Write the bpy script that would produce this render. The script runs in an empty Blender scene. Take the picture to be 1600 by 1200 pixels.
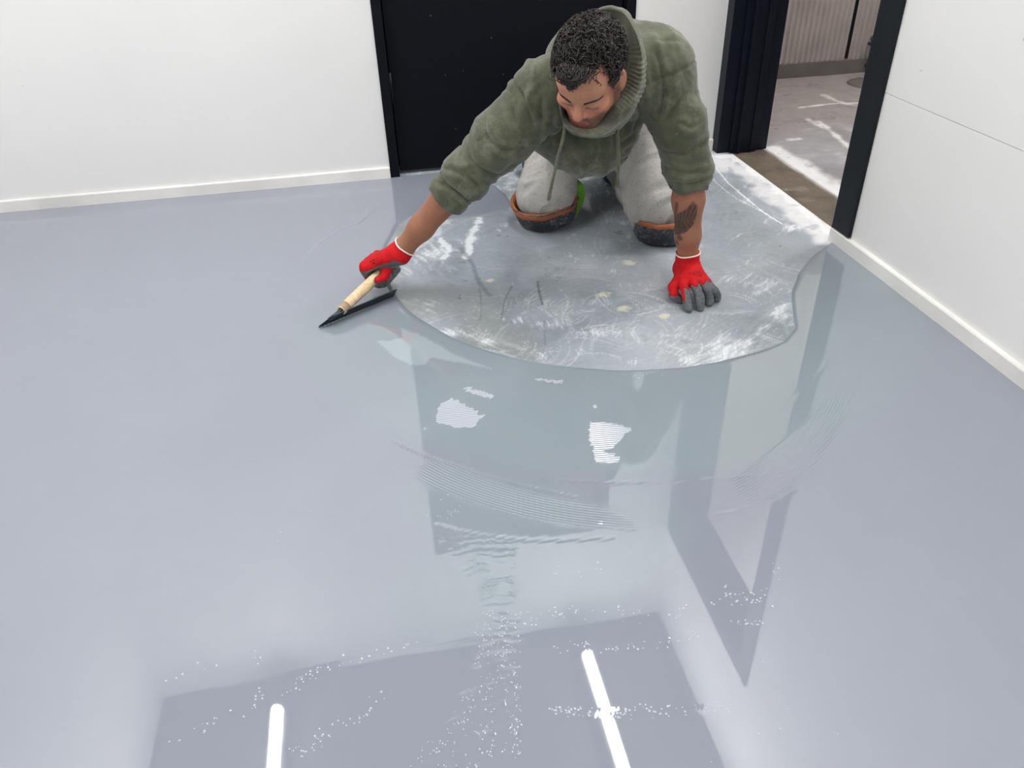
import bpy, bmesh, math, random
import numpy as np
from mathutils import Matrix, Vector
random.seed(7); RNG = np.random.RandomState(11)
SC = bpy.context.scene
COL = SC.collection

# ------------------------------------------------------------------ camera
FPX = 1212.0
CAMH = 1.05
_v1 = np.array([60, 1780.]); _v2 = np.array([-271, -815.])
_up = -np.array([_v1[0], -_v1[1], -FPX]); _up /= np.linalg.norm(_up)
_fw = np.array([_v2[0], -_v2[1], -FPX]); _fw -= _fw.dot(_up)*_up; _fw /= np.linalg.norm(_fw)
_rt = np.cross(_fw, _up)
CR = np.array([_rt, _fw, _up])            # camera -> world rotation
CC = np.array([0, 0, CAMH])
cam_data = bpy.data.cameras.new('camera')
cam_data.sensor_width = 36; cam_data.lens = 36*FPX/1600; cam_data.clip_start = .05
cam = bpy.data.objects.new('camera', cam_data); COL.objects.link(cam)
m4 = Matrix([list(CR[i])+[CC[i]] for i in range(3)]+[[0, 0, 0, 1]])
cam.matrix_world = m4
SC.camera = cam

# measured points of the room: where the line of sight meets a known height or depth
def PZ(px, py, z=0.):
    d = CR@np.array([(px-800)/FPX, -(py-600)/FPX, -1.]); return CC+d*(z-CAMH)/d[2]
def PY(px, py, Y):
    d = CR@np.array([(px-800)/FPX, -(py-600)/FPX, -1.]); return CC+d*Y/d[1]

# ------------------------------------------------------------------ world, lights, exposure
w = bpy.data.worlds.new('world'); SC.world = w; w.use_nodes = True
w.node_tree.nodes['Background'].inputs[0].default_value = (.8, .85, .9, 1)
w.node_tree.nodes['Background'].inputs[1].default_value = .15
SC.view_settings.view_transform = 'Standard'; SC.view_settings.look = 'None'
SC.view_settings.exposure = 0.20; SC.view_settings.gamma = 1.0
SC.view_settings.use_curve_mapping = False
def area(name, loc, rot, sx, sy, power, color=(1, 1, 1)):
    l = bpy.data.lights.new(name, 'AREA'); l.shape = 'RECTANGLE'; l.size = sx; l.size_y = sy
    l.energy = power; l.color = color
    o = bpy.data.objects.new(name, l); COL.objects.link(o); o.location = loc; o.rotation_euler = rot
    return o
CEIL = 2.97
# the ceiling tubes of the room (fixtures are modelled below, the light comes off their undersides)
TUBES = [(-.93, 2.80, 1.25), (.86, 2.80, 1.25), (-.93, .55, -1.0), (.86, .55, -1.0)]
for (x, y1, y0) in TUBES:
    for tilt, k in ((0, .55), (65, .42), (-65, .42)):      # a bare tube shines down and to both sides
        area('tube_light', (x+.02*math.sin(math.radians(tilt)), (y0+y1)/2, CEIL-.130), (0, math.radians(-tilt), 0), .055, abs(y1-y0)-.04, k*(24 if y1 > 1 else 13), (1, .985, .96))
area('left_wall_fill', (1.38, -1.2, 1.35), (math.radians(90), 0, math.radians(90)), 1.8, 1.5, 16, (.97, .985, 1))  # added unseen fill that brightens the left wall
area('next_room_light', (2.62, 2.75, 2.35), (0, math.radians(18), 0), .22, .22, 21, (1, .96, .93))

area('next_room_ceiling_fill', (2.5, 2.6, 2.37), (math.pi, 0, 0), .3, .8, 26, (1, .95, .88))  # added upward fill to lift the next room's ceiling, not a fitted lamp
# ------------------------------------------------------------------ helpers
def link(name, me, mat=None, parent=None):
    o = bpy.data.objects.new(name, me); COL.objects.link(o)
    if mat is not None:
        for m in (mat if isinstance(mat, (list, tuple)) else [mat]): me.materials.append(m)
    if parent is not None: o.parent = parent
    return o
def mesh_np(name, V, F, smooth=True):
    me = bpy.data.meshes.new(name)
    V = np.asarray(V, dtype=np.float32); F = np.asarray(F, dtype=np.int32)
    n = F.shape[1]
    me.vertices.add(len(V)); me.vertices.foreach_set('co', V.ravel())
    me.loops.add(F.size); me.loops.foreach_set('vertex_index', F.ravel())
    me.polygons.add(len(F)); me.polygons.foreach_set('loop_start', np.arange(0, F.size, n, dtype=np.int32))
    me.polygons.foreach_set('use_smooth', np.full(len(F), smooth, dtype=bool))
    me.update(calc_edges=True); me.validate()
    return me
def attr_col(me, name, C):
    a = me.color_attributes.new(name, 'FLOAT_COLOR', 'POINT')
    C = np.asarray(C, dtype=np.float32)
    if C.shape[1] == 3: C = np.c_[C, np.ones(len(C), dtype=np.float32)]
    a.data.foreach_set('color', C.ravel())
def attr_f(me, name, v):
    a = me.attributes.new(name, 'FLOAT', 'POINT'); a.data.foreach_set('value', np.asarray(v, dtype=np.float32))
def empty(name, loc=(0, 0, 0)):
    o = bpy.data.objects.new(name, None); COL.objects.link(o); o.location = loc; o.empty_display_size = .1
    return o
def tag(o, label, cat, group=None):
    o['label'] = label; o['category'] = cat
    if group: o['group'] = group
def structure(o, label=None):
    o['kind'] = 'structure'
    if label: o['label'] = label
    return o
def box(name, x0, x1, y0, y1, z0, z1, mat, parent=None, bevel=0.0):
    bm = bmesh.new(); bmesh.ops.create_cube(bm, size=1)
    for v in bm.verts:
        v.co = Vector(((x0+x1)/2+v.co.x*(x1-x0), (y0+y1)/2+v.co.y*(y1-y0), (z0+z1)/2+v.co.z*(z1-z0)))
    if bevel > 0: bmesh.ops.bevel(bm, geom=bm.edges[:], offset=bevel, segments=2, affect='EDGES', profile=.5)
    me = bpy.data.meshes.new(name); bm.to_mesh(me); bm.free()
    return link(name, me, mat, parent)
def tube(path, rad, n=8, cap=True):
    """sweep a circle along a path, returns V, F (quads)"""
    P = np.asarray(path, float); m = len(P)
    r = np.full(m, rad) if np.isscalar(rad) else np.asarray(rad, float)
    T = np.gradient(P, axis=0); T /= np.linalg.norm(T, axis=1)[:, None]+1e-12
    a = np.array([0, 0, 1.]) if abs(T[0][2]) < .9 else np.array([1., 0, 0])
    V = []
    u = np.cross(T[0], a); u /= np.linalg.norm(u)
    for i in range(m):
        u = u-T[i]*u.dot(T[i]); u /= np.linalg.norm(u)+1e-12
        vv = np.cross(T[i], u)
        th = np.arange(n)*2*np.pi/n
        V.append(P[i]+r[i]*(np.cos(th)[:, None]*u+np.sin(th)[:, None]*vv))
    V = np.concatenate(V); F = []
    for i in range(m-1):
        for j in range(n):
            k = (j+1) % n; F.append((i*n+j, i*n+k, (i+1)*n+k, (i+1)*n+j))
    if cap:
        c0 = len(V); V = np.vstack([V, P[0], P[-1]])
        for j in range(0, n, 2):
            F.append((c0, (j+2) % n, (j+1) % n, j)); b = (m-1)*n
            F.append((c0+1, b+j, b+(j+1) % n, b+(j+2) % n))
    return V, np.array(F)
def join_vf(parts):
    Vs, Fs, o = [], [], 0
    for V, F in parts:
        Vs.append(V); Fs.append(np.asarray(F)+o); o += len(V)
    return np.vstack(Vs), np.vstack(Fs)
def catmull(pts, n):
    P = np.asarray(pts, float); P = np.vstack([2*P[0]-P[1], P, 2*P[-1]-P[-2]]); out = []
    for i in range(1, len(P)-2):
        for t in np.arange(n)/n:
            out.append(.5*((2*P[i])+(-P[i-1]+P[i+1])*t+(2*P[i-1]-5*P[i]+4*P[i+1]-P[i+2])*t*t+(-P[i-1]+3*P[i]-3*P[i+1]+P[i+2])*t**3))
    out.append(P[-2]); return np.array(out)
def sstep(a, b, x):
    t = np.clip((x-a)/(b-a), 0, 1); return t*t*(3-2*t)

# numpy value noise (3D), and fractal sum
def _h(ix, iy, iz, s):
    n = (ix.astype(np.int64)*374761393+iy.astype(np.int64)*668265263+iz.astype(np.int64)*2147483647+s*974634777) & 0x7fffffff
    n = ((n ^ (n >> 13))*1274126177) & 0x7fffffff
    n = n ^ (n >> 16)
    return (n & 0xffff)/65535.0
def vnoise(P, s=0):
    I = np.floor(P).astype(np.int64); f = P-I; f = f*f*f*(f*(f*6-15)+10)
    x, y, z = I[..., 0], I[..., 1], I[..., 2]; fx, fy, fz = f[..., 0], f[..., 1], f[..., 2]
    def L(a, b, t): return a+(b-a)*t
    c = [[[_h(x+i, y+j, z+k, s) for k in (0, 1)] for j in (0, 1)] for i in (0, 1)]
    return L(L(L(c[0][0][0], c[1][0][0], fx), L(c[0][1][0], c[1][1][0], fx), fy),
             L(L(c[0][0][1], c[1][0][1], fx), L(c[0][1][1], c[1][1][1], fx), fy), fz)*2-1
def fbm(P, o=4, s=0, g=.5):
    r = 0; a = 1; t = 0
    for i in range(o):
        r = r+a*vnoise(P*(2.03**i)+i*17.3, s+i); t += a; a *= g
    return r/t

# ------------------------------------------------------------------ distance fields -> mesh (surface nets on sparse blocks)
class Field:
    def __init__(s): s.p = []
    def add(s, fn, c, R, k=.02, sub=False): s.p.append((fn, np.array(c, float), R, k, sub)); return s
    def cap(s, a, b, ra, rb, k=.02, sub=False):
        a = np.array(a, float); b = np.array(b, float); ba = b-a; L = ba.dot(ba)+1e-12
        def fn(P):
            t = np.clip(((P-a)@ba)/L, 0, 1)
            return np.linalg.norm(P-a-t[..., None]*ba, axis=-1)-(ra+(rb-ra)*t)
        return s.add(fn, (a+b)/2, math.sqrt(L)/2+max(ra, rb), k, sub)
    def chain(s, pts, rads, k=.02):
        for i in range(len(pts)-1): s.cap(pts[i], pts[i+1], rads[i], rads[i+1], k)
        return s
    def ell(s, c, r, k=.02, M=None, sub=False):
        c = np.array(c, float); r = np.array(r, float)
        def fn(P):
            q = P-c
            if M is not None: q = q@M          # M columns = local axes
            k0 = np.linalg.norm(q/r, axis=-1); k1 = np.linalg.norm(q/(r*r), axis=-1)+1e-9
            return k0*(k0-1)/k1
        return s.add(fn, c, float(max(r)), k, sub)
    def cyl(s, a, b, ra, rb, rd=.004, k=.01, sub=False):
        a = np.array(a, float); b = np.array(b, float); ax = b-a; L = np.linalg.norm(ax); ax = ax/L
        def fn(P):
            q = P-a; h = q@ax; rr = np.linalg.norm(q-h[..., None]*ax, axis=-1)
            dr = rr-(ra+(rb-ra)*np.clip(h/L, 0, 1))+rd; dh = np.abs(h-L/2)-L/2+rd
            return np.minimum(np.maximum(dr, dh), 0)+np.sqrt(np.maximum(dr, 0)**2+np.maximum(dh, 0)**2)-rd
        return s.add(fn, (a+b)/2, math.hypot(L/2, max(ra, rb)), k, sub)
    def ev(s, P, idx=None):
        D = None
        for i in (range(len(s.p)) if idx is None else idx):
            fn, c, R, k, sub = s.p[i]; d = fn(P)
            if D is None:
                if sub: continue
                D = d; continue
            if sub:
                h = np.clip(.5-.5*(D+d)/k, 0, 1); D = D*(1-h)-d*h+k*h*(1-h)
            else:
                h = np.clip(.5+.5*(D-d)/k, 0, 1); D = D*(1-h)+d*h-k*h*(1-h)
        return D
    def mesh(s, h, N=20, extra=None):
        lo = np.min([c-R for f, c, R, k, sb in s.p if not sb], axis=0)-3*h
        hi = np.max([c+R for f, c, R, k, sb in s.p if not sb], axis=0)+3*h
        nb = np.ceil((hi-lo)/(h*N)).astype(int)
        B = np.stack(np.meshgrid(*[np.arange(n) for n in nb], indexing='ij'), -1).reshape(-1, 3)
        Cn = lo+(B+.5)*h*N; hd = h*N*math.sqrt(3)/2
        Dc = s.ev(Cn); dl = np.stack([fn(Cn) for fn, c, R, k, sb in s.p], 1)
        sel = np.where(np.abs(Dc) < hd*1.35+.012)[0]
        dim = nb*N+2
        def gid(i, j, k): return (i.astype(np.int64)*dim[1]+j)*dim[2]+k
        g = np.arange(N+1); G = np.stack(np.meshgrid(g, g, g, indexing='ij'), -1)
        Vid, Vp, Q = [], [], []
        ks = np.array([q[3] for q in s.p])
        offs = np.array([(i, j, k) for i in (0, 1) for j in (0, 1) for k in (0, 1)])
        edges = [(a, b) for a in range(8) for b in range(a+1, 8) if np.abs(offs[a]-offs[b]).sum() == 1]
        for bi in sel:
            o = B[bi]*N; P = lo+(G+o)*h
            thr = np.maximum(Dc[bi], 0)+2.2*hd+2*ks
            idx = np.where(dl[bi] < thr)[0]
            if len(idx) == 0 or all(s.p[q][4] for q in idx): continue
            D = s.ev(P, idx)
            if D.min() > 0 or D.max() < 0: continue
            S = D < 0
            c8 = [D[a[0]:N+a[0], a[1]:N+a[1], a[2]:N+a[2]] for a in offs]
            cnt = sum((q < 0).astype(int) for q in c8)
            m = (cnt > 0) & (cnt < 8)
            ii = np.argwhere(m)
            if len(ii):
                vals = np.stack([q[m] for q in c8], 1); acc = np.zeros((len(ii), 3)); n = np.zeros(len(ii))
                for a, b in edges:
                    va, vb = vals[:, a], vals[:, b]; x = (va < 0) != (vb < 0)
                    t = np.where(x, va/np.where(x, va-vb, 1), 0)
                    acc += np.where(x[:, None], offs[a]+(offs[b]-offs[a])*t[:, None], 0); n += x
                Vid.append(gid(*(ii+o).T)); Vp.append(lo+(ii+o+acc/n[:, None])*h)
            for ax in range(3):
                e = np.eye(3, dtype=int)[ax]; A = S[:N, :N, :N]; Bb = S[e[0]:N+e[0], e[1]:N+e[1], e[2]:N+e[2]]
                x = np.argwhere(A != Bb)
                if not len(x): continue
                inside = A[tuple(x.T)]; x = x+o
                u = np.eye(3, dtype=int)[(ax+1) % 3]; v = np.eye(3, dtype=int)[(ax+2) % 3]
                q = np.stack([gid(*(x-d).T) for d in (0*u, u, u+v, v)], 1)
                q[~inside] = q[~inside][:, ::-1]
                Q.append(q)
        Vid = np.concatenate(Vid); Vp = np.concatenate(Vp); Q = np.concatenate(Q)
        od = np.argsort(Vid); Vid = Vid[od]; Vp = Vp[od]
        pos = np.clip(np.searchsorted(Vid, Q), 0, len(Vid)-1)
        ok = (Vid[pos] == Q).all(1)
        return Vp, pos[ok]
def vnormals(V, F):
    n = np.cross(V[F[:, 2]]-V[F[:, 0]], V[F[:, 3]]-V[F[:, 1]]); N = np.zeros_like(V)
    for j in range(4):
        for c in range(3): N[:, c] += np.bincount(F[:, j], n[:, c], len(V))
    return N/(np.linalg.norm(N, axis=1)[:, None]+1e-12)
def relax(V, F, it=2, lam=.5):
    V = V.copy(); E_ = np.vstack([F[:, [i, (i+1) % 4]] for i in range(4)])
    for _ in range(it):
        A = np.zeros_like(V); n = np.bincount(E_[:, 0], minlength=len(V))+np.bincount(E_[:, 1], minlength=len(V))
        for c in range(3): A[:, c] = np.bincount(E_[:, 0], V[E_[:, 1], c], len(V))+np.bincount(E_[:, 1], V[E_[:, 0], c], len(V))
        V = V+lam*(A/np.maximum(n, 1)[:, None]-V)
    return V
def norm(v): v = np.asarray(v, float); return v/np.linalg.norm(v)
def bone(P, a, b):
    """axial parameter (0..1), axial metres, radius and angle about a bone"""
    a = np.array(a, float); b = np.array(b, float); ax = b-a; L = np.linalg.norm(ax); ax /= L
    u = norm(np.cross(ax, [0, 1, .01])); v = np.cross(ax, u); q = P-a; h = q@ax
    return h/L, h, np.hypot(q@u, q@v), np.arctan2(q@v, q@u)

# ------------------------------------------------------------------ materials
def srgb(r, g, b):
    f = lambda c: (c/255/12.92) if c/255 <= .04045 else ((c/255+.055)/1.055)**2.4
    return (f(r), f(g), f(b), 1)
class NT:
    def __init__(s, name):
        s.m = bpy.data.materials.new(name); s.m.use_nodes = True; s.t = s.m.node_tree
        s.b = s.t.nodes['Principled BSDF']
    def n(s, typ, **kw):
        nd = s.t.nodes.new(typ)
        for k, v in kw.items():
            if k.startswith('i_'):
                key = k[2:].replace('_', ' '); nd.inputs[key].default_value = v
            else: setattr(nd, k, v)
        return nd
    def l(s, a, b): s.t.links.new(a, b)
    def set(s, **kw):
        for k, v in kw.items(): s.b.inputs[k.replace('_', ' ')].default_value = v
    def noise(s, scale, detail=3, rough=.5, dist=0., vec=None):
        nd = s.n('ShaderNodeTexNoise'); nd.inputs['Scale'].default_value = scale; nd.inputs['Detail'].default_value = detail
        nd.inputs['Roughness'].default_value = rough; nd.inputs['Distortion'].default_value = dist
        s.l(vec if vec is not None else s.coord(), nd.inputs['Vector']); return nd.outputs['Fac']
    def coord(s, scale=None, rot=None):
        if not hasattr(s, '_tc'): s._tc = s.n('ShaderNodeTexCoord')
        if scale is None and rot is None: return s._tc.outputs['Object']
        mp = s.n('ShaderNodeMapping')
        if rot: mp.inputs['Rotation'].default_value = rot
        if scale: mp.inputs['Scale'].default_value = scale
        s.l(s._tc.outputs['Object'], mp.inputs['Vector']); return mp.outputs['Vector']
    def ramp(s, fac, stops):
        r = s.n('ShaderNodeValToRGB'); el = r.color_ramp.elements
        while len(el) < len(stops): el.new(.5)
        for e, (p, c) in zip(el, stops): e.position = p; e.color = c if len(c) == 4 else (*c, 1)
        s.l(fac, r.inputs[0]); return r.outputs[0]
    def val(s, fac, a, b, lo=0., hi=1.):
        r = s.n('ShaderNodeMapRange'); r.inputs[1].default_value = a; r.inputs[2].default_value = b
        r.inputs[3].default_value = lo; r.inputs[4].default_value = hi; s.l(fac, r.inputs[0]); return r.outputs[0]
    def math(s, op, a, b=None):
        m = s.n('ShaderNodeMath', operation=op)
        for i, q in enumerate((a, b)):
            if q is None: continue
            if hasattr(q, 'is_output'): s.l(q, m.inputs[i])
            else: m.inputs[i].default_value = q
        return m.outputs[0]
    def mix(s, fac, a, b, blend='MIX'):
        m = s.n('ShaderNodeMix', data_type='RGBA', blend_type=blend)
        for i, q in ((0, fac), (6, a), (7, b)):
            if hasattr(q, 'is_output'): s.l(q, m.inputs[i])
            else: m.inputs[i].default_value = q
        return m.outputs[2]
    def attr(s, name):
        a = s.n('ShaderNodeAttribute'); a.attribute_name = name; return a
    def bump(s, h, strength=.3, dist=.002, prev=None):
        b = s.n('ShaderNodeBump'); b.inputs['Strength'].default_value = strength; b.inputs['Distance'].default_value = dist
        s.l(h, b.inputs['Height'])
        if prev is not None: s.l(prev, b.inputs['Normal'])
        s.l(b.outputs[0], s.b.inputs['Normal']); return b.outputs[0]
    def color(s, c): s.l(c, s.b.inputs['Base Color'])

def plain(name, c, rough=.5, metal=0., bumps=None, spec=.5):
    t = NT(name); t.set(Roughness=rough, Metallic=metal); t.b.inputs['Specular IOR Level'].default_value = spec
    n = t.noise(bumps[0] if bumps else 30, 4)
    c2 = tuple(min(1, x*1.14) for x in c[:3])+(1,); c1 = tuple(x*.88 for x in c[:3])+(1,)
    t.color(t.ramp(n, [(.3, c1), (.7, c2)]))
    if bumps: t.bump(n, bumps[1], bumps[2])
    return t.m

def wall_mat():
    t = NT('painted_wall'); t.set(Roughness=.55)
    big = t.noise(1.3, 4); col = t.ramp(big, [(.3, (.80, .80, .795)), (.7, (.835, .832, .825))])
    # sparse scuffs
    v = t.coord(scale=(1, 1, 1)); sc = t.noise(26, 2, .6, 1.2); sp = t.noise(3.1, 2)
    k = t.math('MULTIPLY', t.val(sc, .735, .76), t.val(sp, .55, .65))
    t.color(t.mix(t.math('MULTIPLY', k, .35), col, srgb(120, 118, 116)))
    b = t.bump(t.noise(220, 2), .12, .001); t.bump(t.noise(3, 3), .18, .02, b)
    return t.m
M = {}
M['wall'] = wall_mat()
M['baseboard'] = plain('painted_baseboard', (.80, .79, .765, 1), .4, bumps=(3, .05, .001))
M['ceiling'] = plain('ceiling_paint', (.11, .115, .12, 1), .8)
M['navy'] = plain('navy_painted_steel', srgb(12, 17, 30), .42, bumps=(60, .05, .001), spec=.22)
M['black_door'] = plain('near_black_door_paint', srgb(9, 11, 20), .6, bumps=(90, .05, .001), spec=.15)
M['charcoal'] = plain('charcoal_frame_paint', srgb(24, 29, 35), .5, bumps=(60, .05, .001), spec=.25)
M['fixture'] = plain('white_enamel', (.8, .8, .8, 1), .35)
M['cable'] = plain('dark_grey_plastic', (.05, .05, .055, 1), .4)
t = NT('tube_glow'); t.set(Roughness=.4); t.b.inputs['Base Color'].default_value = (.9, .9, .9, 1)
t.b.inputs['Emission Color'].default_value = (1, 1, 1, 1); t.b.inputs['Emission Strength'].default_value = 14; M['tube'] = t.m

# ------------------------------------------------------------------ room shell
XR, YB, XL, YR = 1.41, 3.07, -1.62, -2.6      # right wall, back wall, left wall, rear wall
T = .2
structure(box('floor', XL-.3, 5.2, YR-.3, 4.6, -.12, -.004, plain('concrete_slab', (.3, .3, .3, 1), .8)))
structure(box('ceiling', XL-.3, 1.62, YR-.3, 3.28, CEIL, CEIL+.1, M['ceiling']))
structure(box('ceiling_beyond', 1.62, 5.2, YR-.3, 4.6, CEIL, CEIL+.1, M['wall']))
DX0, DX1, DH = .048, 1.03, 2.15               # black door in back wall
wb = empty('wall_back', (0, YB, 0)); structure(wb)
def wp(name, par, *a):
    o = box(name, *a, M['wall'], par); o.matrix_parent_inverse = Matrix.Translation(-Vector(par.location)); return o
wp('left_section', wb, XL, DX0, YB, YB+T, 0, CEIL); wp('right_section', wb, DX1, 1.62, YB, YB+T, 0, CEIL)
wp('lintel', wb, DX0, DX1, YB, YB+T, DH, CEIL)
OY0, OY1, OH = 2.105, 3.0, 2.145              # opening in the right wall
wr = empty('wall_right', (XR, 0, 0)); structure(wr)
wp('lower_board', wr, XR, XR+T, YR, OY0, 0, .4775)
wp('upper_board', wr, XR, XR+T, YR, OY0, .4790, CEIL)
wp('seam_filler', wr, XR+.003, XR+T-.01, YR, OY0, .4775, .4790)
wp('lintel', wr, XR, XR+T, OY0, YB, OH, CEIL)
structure(box('wall_left', XL-T, XL, YR, YB+T, 0, CEIL, M['wall']))
structure(box('wall_rear', XL-T, 5.0, YR-T, YR, 0, CEIL, M['wall']))

def baseboard(name, a, b, nrm, h=.044, th=.012):
    """slightly wavy painted board with rounded top, running a->b, standing proud along nrm"""
    a = np.array(a, float); b = np.array(b, float); nrm = np.array(nrm, float); L = np.linalg.norm(b-a); n = max(2, int(L/.02))
    prof = [(0, 0.0), (th, 0.0), (th, h*.5), (th, h*.93), (th*.86, h), (-.001, h+.001)]
    V = []; F = []
    for i in range(n+1):
        p = a+(b-a)*i/n
        wv = .0006*math.sin(i*.11+2)+.0003*math.sin(i*.33)
        hv = .0008*math.sin(i*.09)
        for (d, z) in prof:
            V.append(p+nrm*(d+(wv if d > .002 else 0))+np.array([0, 0, z+(hv if z > .01 else 0)]))
    m = len(prof)
    for i in range(n):
        for j in range(m-1): F.append((i*m+j, i*m+j+1, (i+1)*m+j+1, (i+1)*m+j))
    me = mesh_np(name, V, F, False); o = link(name, me, M['baseboard']); structure(o); return o
baseboard('baseboard_back', (XL, YB, 0), (DX0-.001, YB, 0), (0, -1, 0))
baseboard('baseboard_back', (DX1+.001, YB, 0), (XR-.0, YB, 0), (0, -1, 0))
baseboard('baseboard_right', (XR, OY0, 0), (XR, YR, 0), (-1, 0, 0), h=.043, th=.014)
baseboard('baseboard_left', (XL, YR, 0), (XL, YB, 0), (1, 0, 0))

# black door
d1 = empty('door_1', (DX0, YB, 0)); structure(d1, 'near black flush door in the back wall behind the kneeling worker')
def dpart(name, *a, mat, bevel=.002):
    o = box(name, *a, mat, d1, bevel); o.matrix_parent_inverse = Matrix.Translation(-Vector(d1.location)); return o
dpart('frame', DX0, DX0+.036, YB-.006, YB+.09, .0, DH, mat=M['black_door'])
dpart('frame', DX1-.036, DX1, YB-.006, YB+.09, .0, DH, mat=M['black_door'])
dpart('frame_head', DX0+.036, DX1-.036, YB-.006, YB+.09, DH-.036, DH, mat=M['black_door'])
leaf = dpart('door_leaf', DX0+.040, DX1-.040, YB+.035, YB+.075, .012, DH-.04, mat=M['black_door'])
box('door_back', DX0+.036, DX1-.036, YB+.08, YB+.085, 0.02, DH-.03, M['black_door'], d1).matrix_parent_inverse = Matrix.Translation(-Vector(d1.location))
V, F = tube([(DX0+.040, YB+.026, .275), (DX0+.040, YB+.026, .39)], .007, 10)
h = link('hinge', mesh_np('hinge', V, F), M['navy'], d1); h.matrix_parent_inverse = Matrix.Translation(-Vector(d1.location))
h2 = link('hinge', h.data, None, d1); h2.matrix_parent_inverse = h.matrix_parent_inverse.copy(); h2.location = (0, 0, 1.5)
# white paint specks on the door leaf
bm = bmesh.new()
for i in range(9):
    x = random.uniform(.12, .75); z = random.uniform(.03, .9); r = random.uniform(.0005, .0011)
    g = bmesh.ops.create_icosphere(bm, subdivisions=1, radius=r)['verts']
    for v in g: v.co = Vector((x+v.co.x, YB+.0346+v.co.y*.4, z+v.co.z*random.uniform(.9, 1.4)))
me = bpy.data.meshes.new('paint_speck'); bm.to_mesh(me); bm.free()
o = link('paint_speck', me, M['fixture'], d1); o.matrix_parent_inverse = Matrix.Translation(-Vector(d1.location)); o['kind'] = 'stuff'

# opening to the next room: black steel jamb, near frame, lintel
d2 = empty('door_2', (XR, OY1, 0)); structure(d2, 'black steel framed opening to the next room')
def opart(name, *a, mat=M['navy'], bevel=.0015):
    o = box(name, *a, mat, d2, bevel); o.matrix_parent_inverse = Matrix.Translation(-Vector(d2.location)); return o
opart('jamb', XR-.012, XR+.040, OY1+.012, YB-.001, 0, OH)
opart('jamb', XR+.040, XR+.155, OY1+.000, YB-.001, 0, OH)
opart('jamb_stop', XR+.066, XR+.076, OY1-.014, OY1+.001, .0, OH)
opart('jamb_stop', XR+.155, XR+.212, OY1+.020, YB+.03, 0, OH)
opart('jamb_stop', XR+.125, XR+.131, OY1-.006, OY1+.001, .0, OH)
opart('near_frame', XR-.010, XR+.215, OY0-.004, OY0+.004, .0, OH, mat=M['charcoal'])
opart('architrave', XR-.012, XR-.0005, OY0-.096, OY0-.004, .047, OH, mat=M['charcoal'])
opart('head_frame', XR-.012, XR+.212, OY0-.096, YB-.001, OH-.001, OH+.09, mat=M['charcoal'])

# next room
def corrugated(name, x0, x1, y, z0, z1, par, pitch=.0305, amp=.007):
    n = int((x1-x0)/pitch*8); xs = np.linspace(x0, x1, n+1); yy = y+amp*np.tanh(2.2*np.sin(2*np.pi*xs/pitch))/.976
    V = [(x, q, z) for z in (z0, z1) for x, q in zip(xs, yy)]
    F = [(i, i+1, n+2+i, n+1+i) for i in range(n)]
    return link(name, mesh_np(name, V, F, True), M['corr'], par)
M['corr'] = plain('grey_corrugated_sheet', srgb(166, 158, 155), .45, .15, bumps=(5, .02, .002))
M['dkbase'] = plain('dark_grey_plinth', srgb(96, 90, 88), .6, bumps=(12, .1, .002))
wf = empty('wall_far', (0, 0, 0)); structure(wf)
YF = 4.125
corrugated('cladding_panel', 1.5, 2.600, YF, .075, 1.25, wf); corrugated('cladding_panel', 2.612, 5.2, YF, .075, 1.25, wf)
box('upper_wall', 1.5, 5.2, YF+.0, YF+.03, 1.25, CEIL, plain('beige_wall', (.80, .77, .70, 1), .6), wf)
box('backing', 1.5, 5.2, YF+.03, YF+.1, 0, CEIL, M['cable'], wf)
box('plinth', 1.5, 5.2, YF-.012, YF+.03, 0, .075, M['dkbase'], wf, .003)
structure(box('wall_side', 3.5, 3.7, YR, YF, 0, CEIL, M['wall']))
structure(box('wall_near', 1.62, 1.64, YB+.04, YF, 0, CEIL, M['wall']))
# dark handle rail in the next room, seen beside the near frame
dh = empty('door_handle', (2.79, YF-.05, 0)); tag(dh, 'black pull handle on the corrugated wall of the next room', 'handle')
def hpart(name, pts, r):
    V, F = tube(catmull(pts, 6), r, 8); o = link(name, mesh_np(name, V, F), M['cable'], dh)
    o.matrix_parent_inverse = Matrix.Translation(-Vector(dh.location)); return o
_hy = YF-.05
hx = 2.708
hpart('bar', [(hx+.02, _hy, .012), (hx+.02, _hy, .12), (hx+.02, _hy, .172)], .010)
hpart('hook', [(hx+.02, _hy, .170), (hx-.010, _hy-.01, .176), (hx-.012, _hy-.01, .194), (hx+.030, _hy, .202)], .006)
hpart('bracket', [(hx+.02, _hy, .15), (hx+.02, YF+.0, .15)], .009)
hpart('bracket', [(hx+.02, _hy, .04), (hx+.02, YF+.0, .04)], .009)

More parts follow.
